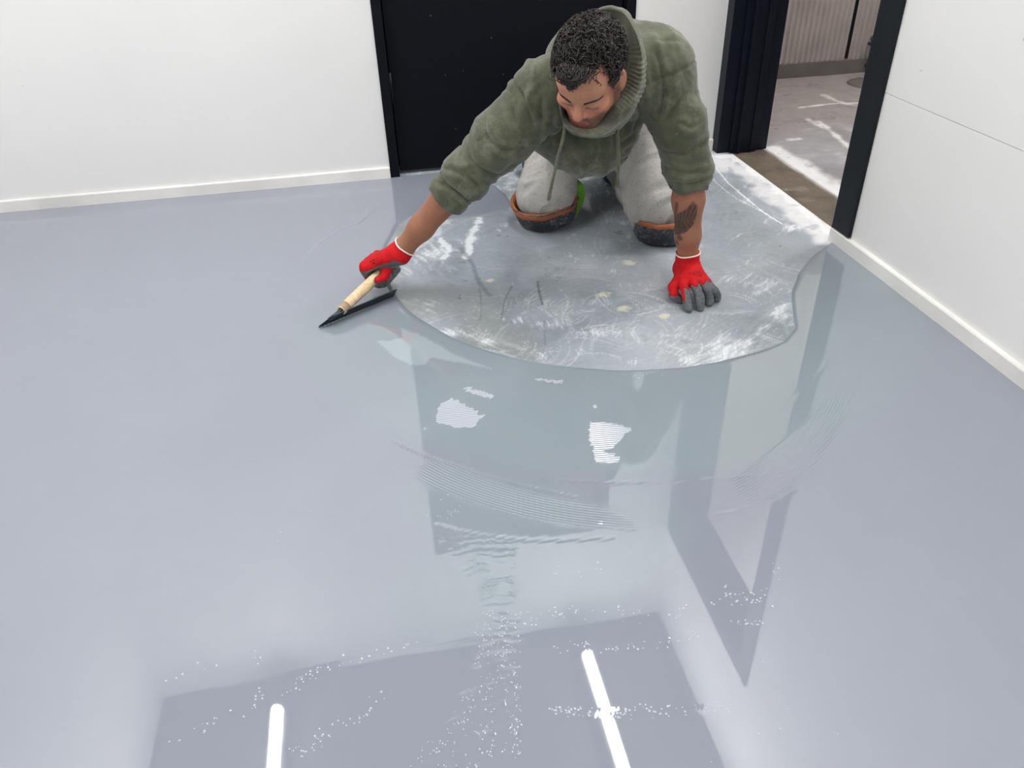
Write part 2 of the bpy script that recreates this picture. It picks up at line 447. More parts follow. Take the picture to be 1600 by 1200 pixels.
# ------------------------------------------------------------------ floor surfaces
def P2(pts): return np.array([PZ(*p)[:2] for p in pts])
def sdpoly(Q, poly):
    """signed distance to polygon, negative inside"""
    d = np.full(len(Q), 1e9); ins = np.zeros(len(Q), bool); n = len(poly)
    for i in range(n):
        a, b = poly[i], poly[(i+1) % n]; e = b-a; w_ = Q-a
        t = np.clip((w_@e)/(e@e+1e-12), 0, 1); d = np.minimum(d, np.linalg.norm(w_-t[:, None]*e, axis=1))
        c = ((a[1] > Q[:, 1]) != (b[1] > Q[:, 1])) & (Q[:, 0] < (b[0]-a[0])*(Q[:, 1]-a[1])/(b[1]-a[1]+1e-12)+a[0])
        ins ^= c
    return np.where(ins, -d, d)
def dline(Q, pts):
    d = np.full(len(Q), 1e9); s = np.zeros(len(Q)); acc = 0
    for i in range(len(pts)-1):
        a, b = pts[i], pts[i+1]; e = b-a; L = np.linalg.norm(e); w_ = Q-a
        t = np.clip((w_@e)/(e@e+1e-12), 0, 1); dd = np.linalg.norm(w_-t[:, None]*e, axis=1)
        m = dd < d; d = np.where(m, dd, d); s = np.where(m, acc+t*L, s); acc += L
    return d, s/acc
def grid(x0, x1, y0, y1, h):
    xs = np.arange(x0, x1+h/2, h); ys = np.arange(y0, y1+h/2, h); X, Y = np.meshgrid(xs, ys)
    n, m = len(xs), len(ys); I = np.arange(n*m).reshape(m, n)
    F = np.stack([I[:-1, :-1], I[:-1, 1:], I[1:, 1:], I[1:, :-1]], -1).reshape(-1, 4)
    return np.c_[X.ravel(), Y.ravel()], F
def c3(r, g, b): return np.array(srgb(r, g, b)[:3])
def lerp3(C, col, m): return C+(np.asarray(col)-C)*np.clip(m, 0, 1)[:, None]
def n2(Q, sc, s=0, o=4, st=(1, 1), ang=0.):
    c, sn = math.cos(ang), math.sin(ang); R_ = Q@np.array([[c, -sn], [sn, c]])
    return fbm(np.c_[R_[:, 0]*sc*st[0], R_[:, 1]*sc*st[1], np.full(len(Q), s*3.7)], o, s)

def swirl_dust(Q, C, n, box_, seed, rmin=.05, rmax=.4, wmax=.004, inten=.5, col=(.80, .82, .85)):
    """thin pale arcs left by the sanding disc and the broom"""
    rs = np.random.RandomState(seed); x0, x1, y0, y1 = box_; acc = np.zeros(len(Q))
    for i in range(n):
        cx, cy = rs.uniform(x0, x1), rs.uniform(y0, y1); r0 = rs.uniform(rmin, rmax); a0 = rs.uniform(-np.pi, np.pi); da = rs.uniform(.15, .9)*min(1, .15/r0+.25)
        ex = cx-math.cos(a0)*r0; ey = cy-math.sin(a0)*r0
        q = Q-np.array([ex, ey]); r = np.hypot(q[:, 0], q[:, 1])
        m = np.abs(r-r0) < .03
        if not m.any(): continue
        th = np.arctan2(q[m, 1], q[m, 0])-a0; th = (th+np.pi) % (2*np.pi)-np.pi
        k = rs.randint(1, 6); v = 0
        for j in range(k):
            w_ = rs.uniform(.0010, wmax); off = rs.uniform(-.018, .018)
            v = np.maximum(v, np.exp(-((r[m]-r0-off)/w_)**2)*rs.uniform(.3, 1))
        v = v*sstep(da, da*.4, np.abs(th))
        acc[m] = np.maximum(acc[m], v*inten*rs.uniform(.3, 1))
    return lerp3(C, col, acc)

# bare sanded old floor under and around the worker (and on through the opening)
Q, F = grid(-.35, XR+.05, 1.35, YB+.08, .0045)
n_a, n_b = n2(Q, 5, 1), n2(Q, 16, 2)
C = np.tile(c3(152, 160, 169), (len(Q), 1))
C = lerp3(C, c3(136, 145, 152), sstep(-.1, .5, n_a)); C = lerp3(C, c3(164, 170, 178), sstep(.0, .55, n2(Q, 3, 5)))
C = lerp3(C, c3(140, 143, 138), .5*sstep(.1, .5, n2(Q, 4, 9)))
far = sstep(1.75, 2.9, Q[:, 1]+.35*Q[:, 0]-.3)
# clouds of white sanding dust, wispy
_w = Q+.03*np.c_[n2(Q, 6, 25, 2), n2(Q, 6, 26, 2)]; _p = np.c_[np.hypot(_w[:, 0]-.45, _w[:, 1]-1.35)*1.0, np.arctan2(_w[:, 1]-1.35, _w[:, 0]-.45)*.55]
wisp = .55*n2(Q, 9, 21, 4, (1, 2.2), .5)+.75*n2(_p, 26, 22, 4, (.8, 5))+.35*n2(_p, 60, 27, 3, (.5, 5))
dens = .5*n2(Q, 2.6, 23, 2)
for (px, py, rad, amp) in [(800, 503, .035, .6), (835, 507, .035, .7), (870, 512, .035, .6), (905, 520, .03, .7), (940, 520, .03, .8), (972, 519, .03, .7), (1000, 513, .03, .4), (892, 500, .04, .5), (1130, 555, .045, .9), (1165, 540, .05, .8), (1200, 520, .04, .6), (1222, 490, .045, .9),
                           (1075, 562, .03, .8), (990, 569, .03, .6), (1120, 520, .06, .5), (1060, 530, .05, .3), (1190, 395, .10, .55), (845, 560, .04, .6), (760, 535, .04, .7), (735, 520, .03, .6),
                           (1240, 350, .10, .5), (700, 395, .05, .75), (735, 372, .05, .7), (660, 470, .05, .4), (700, 520, .03, .7), (920, 480, .10, .2),
                           (640, 360, .05, .7), (1180, 300, .12, .5), (830, 290, .1, .45), (990, 375, .06, .5), (950, 425, .04, .6), (905, 400, .04, .5), (1210, 450, .07, .6), (1160, 440, .08, .4), (790, 275, .08, .5)]:
    c = PZ(px, py)[:2]; dens = dens+amp*np.exp(-((Q-c)**2).sum(1)/rad**2)
C = lerp3(C, (.82, .85, .89), .85*sstep(.20, .85, wisp*.9+dens*.75)*(.55+.45*sstep(-.4, .4, n2(Q, 60, 24, 2, (1, 4), 1.2))))
C = swirl_dust(Q, C, 120, (.0, 1.4, 1.5, 3.0), 3, rmin=.08, rmax=.5, wmax=.0025, inten=.30)
C = swirl_dust(Q, C, 120, (.2, 1.2, 1.55, 1.95), 5, rmin=.05, rmax=.2, wmax=.0016, inten=.6)
# broad streaks named after what is seen on the floor
def stroke(C, pts, wd, col, amt=1., rag=.5, sc=60, s=31):
    d, s_ = dline(Q, P2(pts)); n = n2(Q, sc, s, 3)
    return lerp3(C, col, amt*sstep(wd*1.0, wd*.35, d+n*wd*rag))
white = (.80, .84, .88)
C = stroke(C, [(750, 342), (738, 362), (732, 385), (728, 402)], .018, white, .9, .9, 45)
C = stroke(C, [(688, 372), (700, 390), (694, 402)], .018, white, .8, 1.0, 50)
C = stroke(C, [(690, 312), (705, 340), (668, 368), (640, 392)], .03, white, .45, 1.3, 30)
C = stroke(C, [(720, 388), (738, 412), (748, 440), (765, 462)], .011, c3(116, 125, 136), .7, .5)
C = stroke(C, [(748, 440), (752, 475), (750, 500)], .004, c3(112, 122, 132), .6, .5)
C = stroke(C, [(800, 447), (788, 470), (783, 500)], .003, c3(98, 108, 112), .7, .4)
C = stroke(C, [(840, 440), (843, 460), (848, 476)], .0045, c3(88, 100, 100), .9, .3)
C = stroke(C, [(850, 500), (852, 540)], .003, c3(112, 122, 128), .6, .3)
for (px, py, r) in [(765, 438, .012), (942, 459, .018), (975, 482, .019), (1036, 493, .016), (984, 411, .02), (700, 348, .010)]:
    c = PZ(px, py)[:2]; d = np.hypot((Q[:, 0]-c[0])*.9, (Q[:, 1]-c[1])*1.1)
    C = lerp3(C, c3(214, 212, 182), .75*sstep(r*1.25, r*.5, d+n2(Q, 70, 35, 3)*r*.9))
# pale powder line along the threshold and the long thin curved lines beside it
C = stroke(C, [(1112, 246), (1160, 268), (1200, 300), (1245, 335), (1298, 368)], .085, (.72, .72, .745), .85, .75, 11, 41)
C = stroke(C, [(1125, 244), (1150, 243), (1200, 283), (1300, 362)], .035, (.80, .80, .82), .9, .8, 20, 42)
C = stroke(C, [(1112, 252), (1123, 268), (1138, 286), (1160, 305), (1190, 330), (1222, 350)], .0035, (.9, .9, .92), .9, .5, 60)
C = stroke(C, [(1105, 262), (1118, 285), (1150, 310), (1200, 335)], .003, (.85, .87, .9), .6, .5, 60)
C = stroke(C, [(1140, 262), (1150, 285), (1180, 310), (1215, 330)], .012, c3(150, 155, 166), .6, .8, 30)
C = stroke(C, [(1262, 355), (1275, 352), (1270, 358)], .012, c3(160, 165, 175), .6, .8, 30)
# brown bare threshold between the rooms starts at the wall line
C = lerp3(C, c3(98, 88, 76), sstep(XR+.055+.0, XR+.062, Q[:, 0]+.006*n2(Q, 30, 51, 3)+.0)*(Q[:, 1] > OY0-.01))
C = C*(1+.10*n2(Q, 90, 61, 3)+.06*n_b)[:, None]
V = np.c_[Q, .00015*n2(Q, 20, 71, 2)]
me = mesh_np('bare_floor', V, F); attr_col(me, 'paint', C)
def dusty_mat(name, rough=.44):
    t = NT(name); a = t.attr('paint')
    n1 = t.noise(240, 3, .6, 1.5, t.coord(scale=(1, .35, 1), rot=(0, 0, .6)))
    c = t.mix(t.val(n1, .62, .74, 0, .35), a.outputs['Color'], (.8, .83, .87, 1))
    t.color(c); r = t.noise(7, 4); t.l(t.val(r, .3, .7, rough-.2, rough+.12), t.b.inputs['Roughness'])
    t.bump(t.noise(90, 4, .6), .2, .0015); return t.m
MD = dusty_mat('sanded_dusty_floor')
o = link('bare_floor', me, MD); structure(o, 'sanded old grey floor with white dust swirls around the worker')

# threshold and next room floor
Q, F = grid(XR+.05, 5.0, 1.2, 4.2, .012)
C = np.tile(c3(146, 145, 150), (len(Q), 1))
C = lerp3(C, c3(142, 135, 134), sstep(2.9, 3.5, Q[:, 1])*.9); C = lerp3(C, c3(124, 122, 125), .6*sstep(0, .5, n2(Q, 3, 81)))
C = lerp3(C, c3(184, 182, 183), .6*sstep(.25, .55, n2(Q, 5, 82, 5, (1, 2.5), .3)))
for (pts, wd, am) in [([(1250, 168), (1300, 162), (1340, 161)], .014, .9), ([(1280, 190), (1310, 215), (1330, 232)], .02, .8), ([(1285, 148), (1320, 162), (1345, 165)], .02, .5),
                      ([(1262, 186), (1285, 200)], .015, .6), ([(1215, 122), (1290, 116), (1352, 113)], .01, .8), ([(1235, 218), (1250, 217)], .02, .6)]:
    d, s_ = dline(Q, P2(pts)); C = lerp3(C, c3(222, 220, 220), am*sstep(wd, wd*.2, d+n2(Q, 30, 83, 3)*wd*.8))
d, s_ = dline(Q, P2([(1205, 232), (1240, 256), (1275, 280), (1312, 308)])); C = lerp3(C, (.74, .74, .76), .9*sstep(.075, .03, d+n2(Q, 14, 84, 4)*.05)*(Q[:, 0] > XR+.205))
br = sstep(XR+.212, XR+.203, Q[:, 0]+.006*n2(Q, 12, 85, 3))
brown = np.tile(c3(98, 88, 76), (len(Q), 1)); brown = lerp3(brown, c3(80, 71, 62), sstep(0, .5, n2(Q, 9, 86))); brown = lerp3(brown, c3(130, 121, 111), .6*sstep(.3, .6, n2(Q, 18, 87)))
C = C+(brown-C)*br[:, None]
C = C*(1+.1*n2(Q, 50, 88, 3))[:, None]
V = np.c_[Q, -.003*br*np.ones(len(Q))]
me = mesh_np('next_room_floor', V, F); attr_col(me, 'paint', C); o = link('next_room_floor', me, MD); structure(o, 'scratched grey floor and brown threshold of the next room')
# round drain cover
bm = bmesh.new(); bmesh.ops.create_cone(bm, cap_ends=True, segments=48, radius1=.118, radius2=.115, depth=.006)
bmesh.ops.create_cone(bm, cap_ends=False, segments=48, radius1=.126, radius2=.120, depth=.005)
me = bpy.data.meshes.new('drain_cover'); bm.to_mesh(me); bm.free()
c = PZ(1362, 131)
o = link('drain_cover', me, plain('drain_metal', srgb(96, 90, 90), .6, bumps=(50, .3, .002))); o.location = (c[0], c[1], .0025)
tag(o, 'round dark grey drain cover set in the floor of the next room', 'drain cover')

# fresh glossy resin coat
bare = P2([(1302, 377), (1268, 402), (1248, 428), (1238, 455), (1240, 485), (1243, 512)])
cc, rr = np.array([.695, 2.206]), .706
a0 = math.atan2(*(bare[-1]-cc)[::-1]); a1 = math.atan2(*(P2([(606, 446)])[0]-cc)[::-1])
if a1 > 0: a1 -= 2*math.pi
arc = np.array([cc+rr*np.array([math.cos(a), math.sin(a)]) for a in np.linspace(a0-.12, a1, 40)])
bare = np.vstack([bare, arc, P2([(596, 415), (604, 385), (622, 352), (642, 338), (700, 343), (760, 335), (792, 330), (799, 320), (790, 304), (772, 290), (752, 282), (728, 272)]), [[.3, 3.3], [2.2, 3.3], [2.2, 2.11]]])
Q, F = grid(XL, XR, .05, YB, .0065)
# widen towards the edges
sd = sdpoly(Q, bare)+.004*n2(Q, 12, 101, 3)*(1)
lim = np.where(Q[:, 1] > 3.0, .0, 1.)
z = .0042*sstep(-.010, .012, sd)-.0026+.0003*np.exp(-((sd-.012)/.006)**2)
thk = z+.0004
C = np.tile(c3(140, 145, 157), (len(Q), 1))
r_m = np.hypot(Q[:, 0]-.60, Q[:, 1]-2.00)
ang = np.arctan2(Q[:, 1]-2.0, Q[:, 0]-.6)
green = np.clip(sstep(.93, .84, r_m)*sstep(.15, -.1, Q[:, 1]-1.95), 0, 1)
d2_, _ = dline(Q, P2([(700, 780), (860, 800), (760, 880), (700, 930), (900, 900), (1000, 820)])); green = np.maximum(green, .9*sstep(.16, .02, d2_))
C = lerp3(C, c3(139, 151, 158), green*.8)
C = C*(1+.02*n2(Q, 3, 103, 3)+.012*n2(Q, 30, 104, 3))[:, None]
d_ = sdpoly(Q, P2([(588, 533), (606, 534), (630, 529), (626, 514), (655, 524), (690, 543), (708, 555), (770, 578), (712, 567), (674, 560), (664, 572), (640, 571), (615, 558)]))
C = lerp3(C, c3(160, 173, 180), .8*sstep(.002, -.002, d_+.003*n2(Q, 30, 131, 2)))  # reflection of the white wall, painted in as a lighter teal patch
def poly_patch(pts, ragged=.010, sc=70, s=5):
    d = sdpoly(Q, P2(pts)); return sstep(.003, -.003, d+ragged*n2(Q, sc, s, 3, (1, 3)))
# ridged places catching the tube lights; part of that glare tinted into the colour
pale = np.zeros(len(Q))
for pts in [[(686, 632), (706, 624), (728, 634), (756, 652), (738, 668), (712, 670), (680, 660)],
            [(921, 660), (952, 662), (988, 671), (972, 688), (958, 700), (945, 706), (968, 716), (968, 724), (930, 725), (927, 702), (920, 690)],
            [(718, 607), (732, 606), (772, 619), (768, 624), (740, 617)], [(838, 592), (880, 596), (878, 601), (840, 597)], [(658, 668), (668, 668), (664, 676)], [(924, 634), (934, 634), (932, 640)]]:
    pale = np.maximum(pale, poly_patch(pts))
# ridge fields: coordinate u (metres across the ridges) and strength m
def circ(px_pts):
    q = P2(px_pts); A = np.c_[2*q, np.ones(len(q))]; s_ = np.linalg.lstsq(A, (q**2).sum(1), rcond=None)[0]
    c = s_[:2]; return c, math.sqrt(s_[2]+c@c)
u = r_m*1.0; m = np.zeros(len(Q))
def ridge(c, r, half, pxl, reach, amp, u, m):
    rq = np.hypot(*(Q-c).T); d, _ = dline(Q, P2(pxl))
    k = amp*sstep(half*1.15, half*.8, np.abs(rq-r)+.01*n2(Q, 9, 111, 2))*sstep(reach, reach*.6, d)
    return np.where(k > m, rq, u), np.maximum(m, k)
c1, r1 = circ([(1330, 600), (1290, 650), (1200, 720), (1120, 800)])
u, m = ridge(c1, r1, .04, [(1395, 540), (1370, 620), (1300, 690), (1200, 760)], .09, .8, u, m)
c2, r2 = circ([(640, 690), (760, 750), (850, 775), (960, 790)])
u, m = ridge(c2, r2+.035, .035, [(690, 745), (800, 790), (955, 830)], .06, .9, u, m)
c3_, r3_ = np.array([.6, 2.0]), .90
u, m = ridge(c3_, .93, .035, [(470, 440), (500, 560), (560, 640)], .10, .35, u, m)
pm = pale > .05
u = np.where(pm & (m < pale), Q[:, 1]+.12*Q[:, 0]+.1*(Q[:, 0]-.5)**2, u); m = np.maximum(m, pale*.9)
m = np.maximum(m, 0)
lines = np.zeros(len(Q))
for pts, wd, am in [([(612, 690), (690, 722), (800, 756), (900, 778)], .003, 1.), ([(680, 820), (740, 835), (830, 845), (960, 842)], .003, 1.), ([(500, 575), (560, 640), (640, 690)], .003, .5),
                ([(850, 750), (960, 755), (1080, 752), (1200, 742)], .004, .8), ([(1120, 806), (1180, 790), (1240, 770)], .003, .8), ([(1305, 515), (1298, 560), (1240, 620), (1150, 660)], .006, .4),
                ([(572, 326), (566, 345), (520, 366), (488, 392), (472, 430)], .005, -4), ([(590, 325), (560, 350)], .004, -3.5), ([(860, 1118), (1000, 1112), (1150, 1108)], .003, .4),
                ([(455, 1085), (458, 1062), (500, 1050), (590, 1022), (700, 1008), (780, 1000)], .012, .12)]:
    d, _ = dline(Q, catmull(P2(pts), 6)); lines = lines+am*np.exp(-(d/wd)**2)
# chatter ripples left by the notched blade
rip_m = poly_patch([(688, 838), (800, 842), (806, 930), (812, 1000), (808, 1200), (660, 1200), (700, 1120), (735, 1060), (760, 980), (752, 930), (730, 900)], .02, 30, 9)
rip_u = Q[:, 1]*1.0+.18*np.abs(Q[:, 0]-PZ(752, 870)[0])+.012*n2(Q, 14, 121, 3)
keep = ~((sd[F] < -.03).all(1))
F = F[keep]; used = np.unique(F); remap = -np.ones(len(Q), int); remap[used] = np.arange(len(used))
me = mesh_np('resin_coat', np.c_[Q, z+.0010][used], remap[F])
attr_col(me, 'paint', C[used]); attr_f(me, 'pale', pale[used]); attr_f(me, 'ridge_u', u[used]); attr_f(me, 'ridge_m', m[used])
attr_f(me, 'lines', lines[used]); attr_f(me, 'rip_u', rip_u[used]); attr_f(me, 'rip_m', rip_m[used])
t = NT('fresh_resin'); t.set(Roughness=.02, IOR=1.82); t.b.inputs['Specular IOR Level'].default_value = .5
A = lambda n: t.attr(n).outputs['Fac']
rid = t.math('SINE', t.math('MULTIPLY', A('ridge_u'), 2*math.pi/.0068))
edge = t.noise(130, 3, .6, .5, t.coord(scale=(1, 3, 1)))
pal = t.val(t.math('ADD', A('pale'), t.math('MULTIPLY', t.math('SUBTRACT', edge, .5), .9)), .45, .55)
pal = t.math('MULTIPLY', pal, t.val(rid, -.9, .5, .55, 1))
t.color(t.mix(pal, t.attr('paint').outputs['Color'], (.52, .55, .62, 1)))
t.l(t.val(pal, 0, 1, .02, .20), t.b.inputs['Roughness'])
hgt = t.math('MULTIPLY', rid, A('ridge_m'))
ripn = t.noise(38, 3, .6, 1., t.coord(scale=(1.6, 1, 1)))
ripv = t.math('MULTIPLY', t.math('SINE', t.math('ADD', t.math('MULTIPLY', A('rip_u'), 2*math.pi/.017), t.math('MULTIPLY', ripn, 7))), A('rip_m'))
ripv = t.math('MULTIPLY', ripv, t.val(t.noise(30, 2), .42, .6))
h1 = t.math('ADD', t.math('MULTIPLY', hgt, t.val(A('pale'), 0, 1, .42, 1.3)), t.math('MULTIPLY', A('lines'), -1.1))
h1 = t.math('ADD', h1, t.math('MULTIPLY', ripv, .5))
b1 = t.bump(h1, .55, .0006)
b2 = t.bump(t.noise(2.2, 1, .3), .05, .008, b1)
b3 = t.bump(t.noise(11, 1, .3), .02, .0015, b2)
M['resin'] = t.m
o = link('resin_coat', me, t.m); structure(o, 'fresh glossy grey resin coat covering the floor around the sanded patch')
structure(box('floor_beyond', XL, XR, YR, .052, -.1, .0026, M['resin']))

# tiny air bubbles standing in the wet resin, in strings left by the blade
bm = bmesh.new(); bmesh.ops.create_icosphere(bm, subdivisions=2, radius=1); bv = np.array([v.co[:] for v in bm.verts]); bf = np.array([[v.index for v in f.verts] for f in bm.faces]); bm.free()
VV, FF, off = [], [], 0
def bubble(x, y, r):
    global off
    VV.append(bv*np.array([r, r, r*.62])+np.array([x, y, .0026])); FF.append(bf+off); off += len(bv)
rb = np.random.RandomState(5)
def string(pts, n, spread, rmin=.0010, rmax=.0024):
    q = catmull(P2(pts), 8)
    for i in range(n):
        k = rb.uniform(0, len(q)-1.001); a = q[int(k)]; b = q[int(k)+1]; p = a+(b-a)*(k % 1)+rb.normal(0, spread, 2)
        bubble(p[0], p[1], rb.uniform(rmin, rmax)*.85)
string([(860, 1110), (900, 1112), (960, 1118), (1010, 1112), (1080, 1114)], 80, .005)
string([(1080, 1108), (1150, 1108)], 14, .006, .0008, .0016)
string([(870, 1018), (910, 1010), (950, 1018), (1000, 1012), (1060, 1000), (1110, 990)], 44, .006)
string([(790, 980), (850, 965), (900, 960), (960, 955), (1000, 965), (1040, 945)], 40, .008)
string([(1052, 966), (1075, 950)], 8, .004); string([(1112, 950), (1140, 930), (1150, 960)], 18, .008); string([(1165, 935), (1200, 940)], 22, .008); string([(1140, 975), (1190, 975)], 16, .004)
for yy in range(958, 1030, 9): string([(745+rb.randint(-8, 8), yy), (812, yy+rb.randint(-2, 4))], 12, .0035, .0008, .0019)
for yy in range(1026, 1200, 17): string([(742-(yy-1026)*.35, yy), (812, yy+rb.randint(-4, 8))], 13, .004, .0008, .0018)
string([(805, 1050), (810, 1120), (808, 1190)], 30, .004, .0008, .0016)
string([(380, 1125), (400, 1100), (418, 1075)], 12, .004); string([(440, 1170), (480, 1175), (500, 1150), (490, 1165)], 22, .005, .001, .002); string([(505, 1150), (560, 1120), (600, 1085)], 22, .006)
string([(270, 1160), (320, 1140), (360, 1110)], 12, .008); string([(250, 1062), (330, 1040), (400, 1028)], 12, .008); string([(455, 1085), (480, 1060), (500, 1050), (545, 1040)], 26, .006)
string([(540, 1035), (600, 1015), (660, 1010)], 16, .006); string([(640, 1190), (680, 1170), (720, 1150)], 22, .008, .0008, .0018); string([(860, 900), (950, 880)], 8, .012)
string([(690, 780), (710, 800), (690, 810)], 18, .006, .0007, .0014); string([(920, 590), (985, 590), (1020, 592), (1100, 575)], 8, .01, .0009, .0018)
string([(1200, 880), (1230, 920)], 6, .01); string([(300, 800), (600, 900)], 10, .08, .0006, .0011); string([(1160, 1100), (1250, 1180)], 8, .05, .0007, .0013)
t = NT('clear_bubble'); t.set(Roughness=.03, IOR=1.5); t.b.inputs['Base Color'].default_value = (.55, .58, .64, 1); t.b.inputs['Coat Weight'].default_value = 1.
VV = np.vstack(VV); FF = np.vstack(FF)
me = bpy.data.meshes.new('resin_bubbles'); me.from_pydata(VV.tolist(), [], FF.tolist()); me.polygons.foreach_set('use_smooth', [True]*len(FF))
o = link('resin_bubbles', me, t.m); o['kind'] = 'stuff'; tag(o, 'tiny glossy air bubbles scattered in strings over the wet resin', 'bubbles')

# ------------------------------------------------------------------ ceiling tubes (seen mirrored in the resin)
def tube_fixture(x, y1, y0, lab):
    e = empty('ceiling_tube_light', (x, (y0+y1)/2, CEIL-.07)); tag(e, lab, 'ceiling light')
    inv = Matrix.Translation(-Vector(e.location))
    a = box('housing', x-.035, x+.035, min(y0, y1), max(y0, y1), CEIL-.085, CEIL-.02, M['fixture'], e, .006); a.matrix_parent_inverse = inv
    V, F = tube([(x, y0+.02 if y0 < y1 else y0-.02, CEIL-.102), (x, y1-.02, CEIL-.102)], .019, 12)
    b = link('tube', mesh_np('tube', V, F), M['tube'], e); b.matrix_parent_inverse = inv
    for yy in (min(y0, y1)+.008, max(y0, y1)-.008):
        c = box('end_cap', x-.022, x+.022, yy-.008, yy+.008, CEIL-.122, CEIL-.083, M['cable'], e, .003); c.matrix_parent_inverse = inv
    for yy in (min(y0, y1)+.25, max(y0, y1)-.25):
        c = box('clip', x-.012, x+.012, yy-.015, yy+.015, CEIL-.022, CEIL+.0, M['cable'], e); c.matrix_parent_inverse = inv
tube_fixture(*TUBES[0], 'white tube light on the ceiling mirrored in the resin at the lower left')
tube_fixture(*TUBES[1], 'white tube light on the ceiling mirrored in the resin at the bottom centre')
tube_fixture(*TUBES[2], 'left rear white tube light on the ceiling behind the viewpoint')
tube_fixture(*TUBES[3], 'right rear white tube light on the ceiling behind the viewpoint')
V, F = tube([(-.93, 2.80, CEIL-.035), (-.93, YB-.03, CEIL-.02), (-.90, YB-.018, CEIL-.02), (.84, YB-.018, CEIL-.02), (.86, YB-.03, CEIL-.02), (.86, 2.80, CEIL-.035)], .011, 8)
o = link('electrical_conduit', mesh_np('electrical_conduit', V, F), M['cable']); tag(o, 'dark electrical conduit along the ceiling edge joining both front tube lights', 'conduit')

# ================================================================== the worker
person = empty('person', (.66, 2.35, 0))
tag(person, 'kneeling man in olive hoodie, grey sweatpants and red gloves leaning forward over the floor', 'person')
PINV = Matrix.Translation(-Vector(person.location))
def pchild(name, V, F, mat, par=None, smooth=True):
    o = link(name, mesh_np(name, V, F, smooth), mat, par or person)
    if par is None: o.matrix_parent_inverse = PINV
    return o
# joints (metres, room coordinates)
J = dict(pel=(.785, 2.62, .41), hipR=(.705, 2.69, .40), hipL=(.865, 2.60, .40), kneeR=(.545, 2.460, .100), kneeL=(.865, 2.265, .100),
         ankR=(.60, 2.86, .075), ankL=(.88, 2.70, .075), toeR=(.61, 2.98, .02), toeL=(.885, 2.84, .02),
         chest=(.585, 2.10, .55), neck=(.555, 1.95, .615), shR=(.415, 1.965, .548), shL=(.735, 1.945, .590),
         elR=(.235, 2.005, .360), wrR=(.040, 2.052, .140), elL=(.812, 1.905, .335), wrL=(.835, 1.905, .086))
J = {k: np.array(v) for k, v in J.items()}
# head frame: columns = his right, face forward, crown
def rx(a): c, s = math.cos(a), math.sin(a); return np.array([[1, 0, 0], [0, c, -s], [0, s, c]])
def ry(a): c, s = math.cos(a), math.sin(a); return np.array([[c, 0, s], [0, 1, 0], [-s, 0, c]])
def rz(a): c, s = math.cos(a), math.sin(a); return np.array([[c, -s, 0], [s, c, 0], [0, 0, 1]])
HC = np.array([.510, 1.835, .623])
PITCH, YAW, ROLL = math.radians(38), math.radians(-34), math.radians(-7)
HB = np.array([[-1, 0, 0], [0, -1, 0], [0, 0, 1.]])
HM = rz(YAW)@HB@rx(-PITCH)@ry(ROLL)
HS = np.array([.95, .95, .90])
def hw(p): return HC+(HS*np.asarray(p, float))@HM.T          # head-local -> world
def hl(P): return (P-HC)@HM/HS
S_ = 1.0
B = Field()
def hell(c, r, k, rot=None, sub=False): B.ell(hw(c), np.array(r)*HS, k, HM if rot is None else HM@rot, sub)
def hcap(a, b, ra, rb, k, sub=False): B.cap(hw(a), hw(b), ra, rb, k, sub)
hell((0, -.018, .038), (.076, .096, .086), .02)
hell((0, .030, -.030), (.061, .060, .078), .03)
hell((0, .050, .045), (.058, .046, .045), .03)              # forehead
hcap((-.012, .072, -.092), (.012, .072, -.092), .017, .017, .022)
for s in (-1, 1):
    hcap((s*.014, .070, -.090), (s*.053, .000, -.070), .016, .017, .026)
    hcap((s*.054, -.002, -.068), (s*.062, -.006, -.02), .015, .016, .02)
    hell((s*.043, .060, -.024), (.021, .018, .015), .02)
    hcap((s*.014, .084, .018), (s*.038, .074, .021), .0095, .0085, .010)
hcap((0, .084, .008), (0, .102, -.018), .0075, .0105, .010)
hell((0, .105, -.025), (.0125, .0125, .0105), .007)
for s in (-1, 1):
    hell((s*.0125, .091, -.032), (.0078, .0105, .0075), .006)
hell((0, .070, -.060), (.031, .024, .026), .018)              # muzzle
for s in (-1, 1):
    hell((s*.032, .094, -.003), (.017, .014, .012), .010, sub=True)   # eye sockets
for s in (-1, 1):
    hell((s*.031, .0745, -.004), (.0155, .0125, .0125), .004)          # closed lids
hcap((-.017, .086, -.0565), (0, .0935, -.0545), .0042, .0055, .005); hcap((0, .0935, -.0545), (.017, .086, -.0565), .0055, .0042, .005)
hcap((-.015, .085, -.0680), (0, .0915, -.0695), .0045, .0065, .005); hcap((0, .0915, -.0695), (.015, .085, -.0680), .0065, .0045, .005)
hcap((-.020, .090, -.0622), (.020, .090, -.0622), .0016, .0016, .004, sub=True)
for s in (-1, 1):
    hell((s*.0060, .097, -.0385), (.0032, .0045, .003), .003, sub=True)
    ear = rz(s*.35)@ry(s*-.12)@rx(.15)
    hell((s*.080, -.010, -.012), (.0075, .019, .032), .006, ear)
    hell((s*.088, -.006, -.008), (.0060, .010, .019), .005, ear, sub=True)
    hell((s*.0765, .004, -.016), (.005, .006, .007), .004)
    hell((s*.077, -.006, -.038), (.006, .009, .009), .005)
B.cap(hw((0, -.035, -.045)), J['neck'], .058, .062, .03)
B.cap(J['neck'], J['chest']+[.025, 0, -.01], .062, .09, .03)
B.cap(J['shR']+[.03, 0, 0], J['shL']-[.02, 0, 0], .045, .045, .03); B.ell(J['chest']+[.025, 0, -.01], (.115, .12, .09), .03)
B.cap(J['chest']+[.025, 0, -.01], J['pel']-[0, 0, .01], .09, .09, .03); B.cap(J['hipR'], J['hipL'], .08, .08, .04)
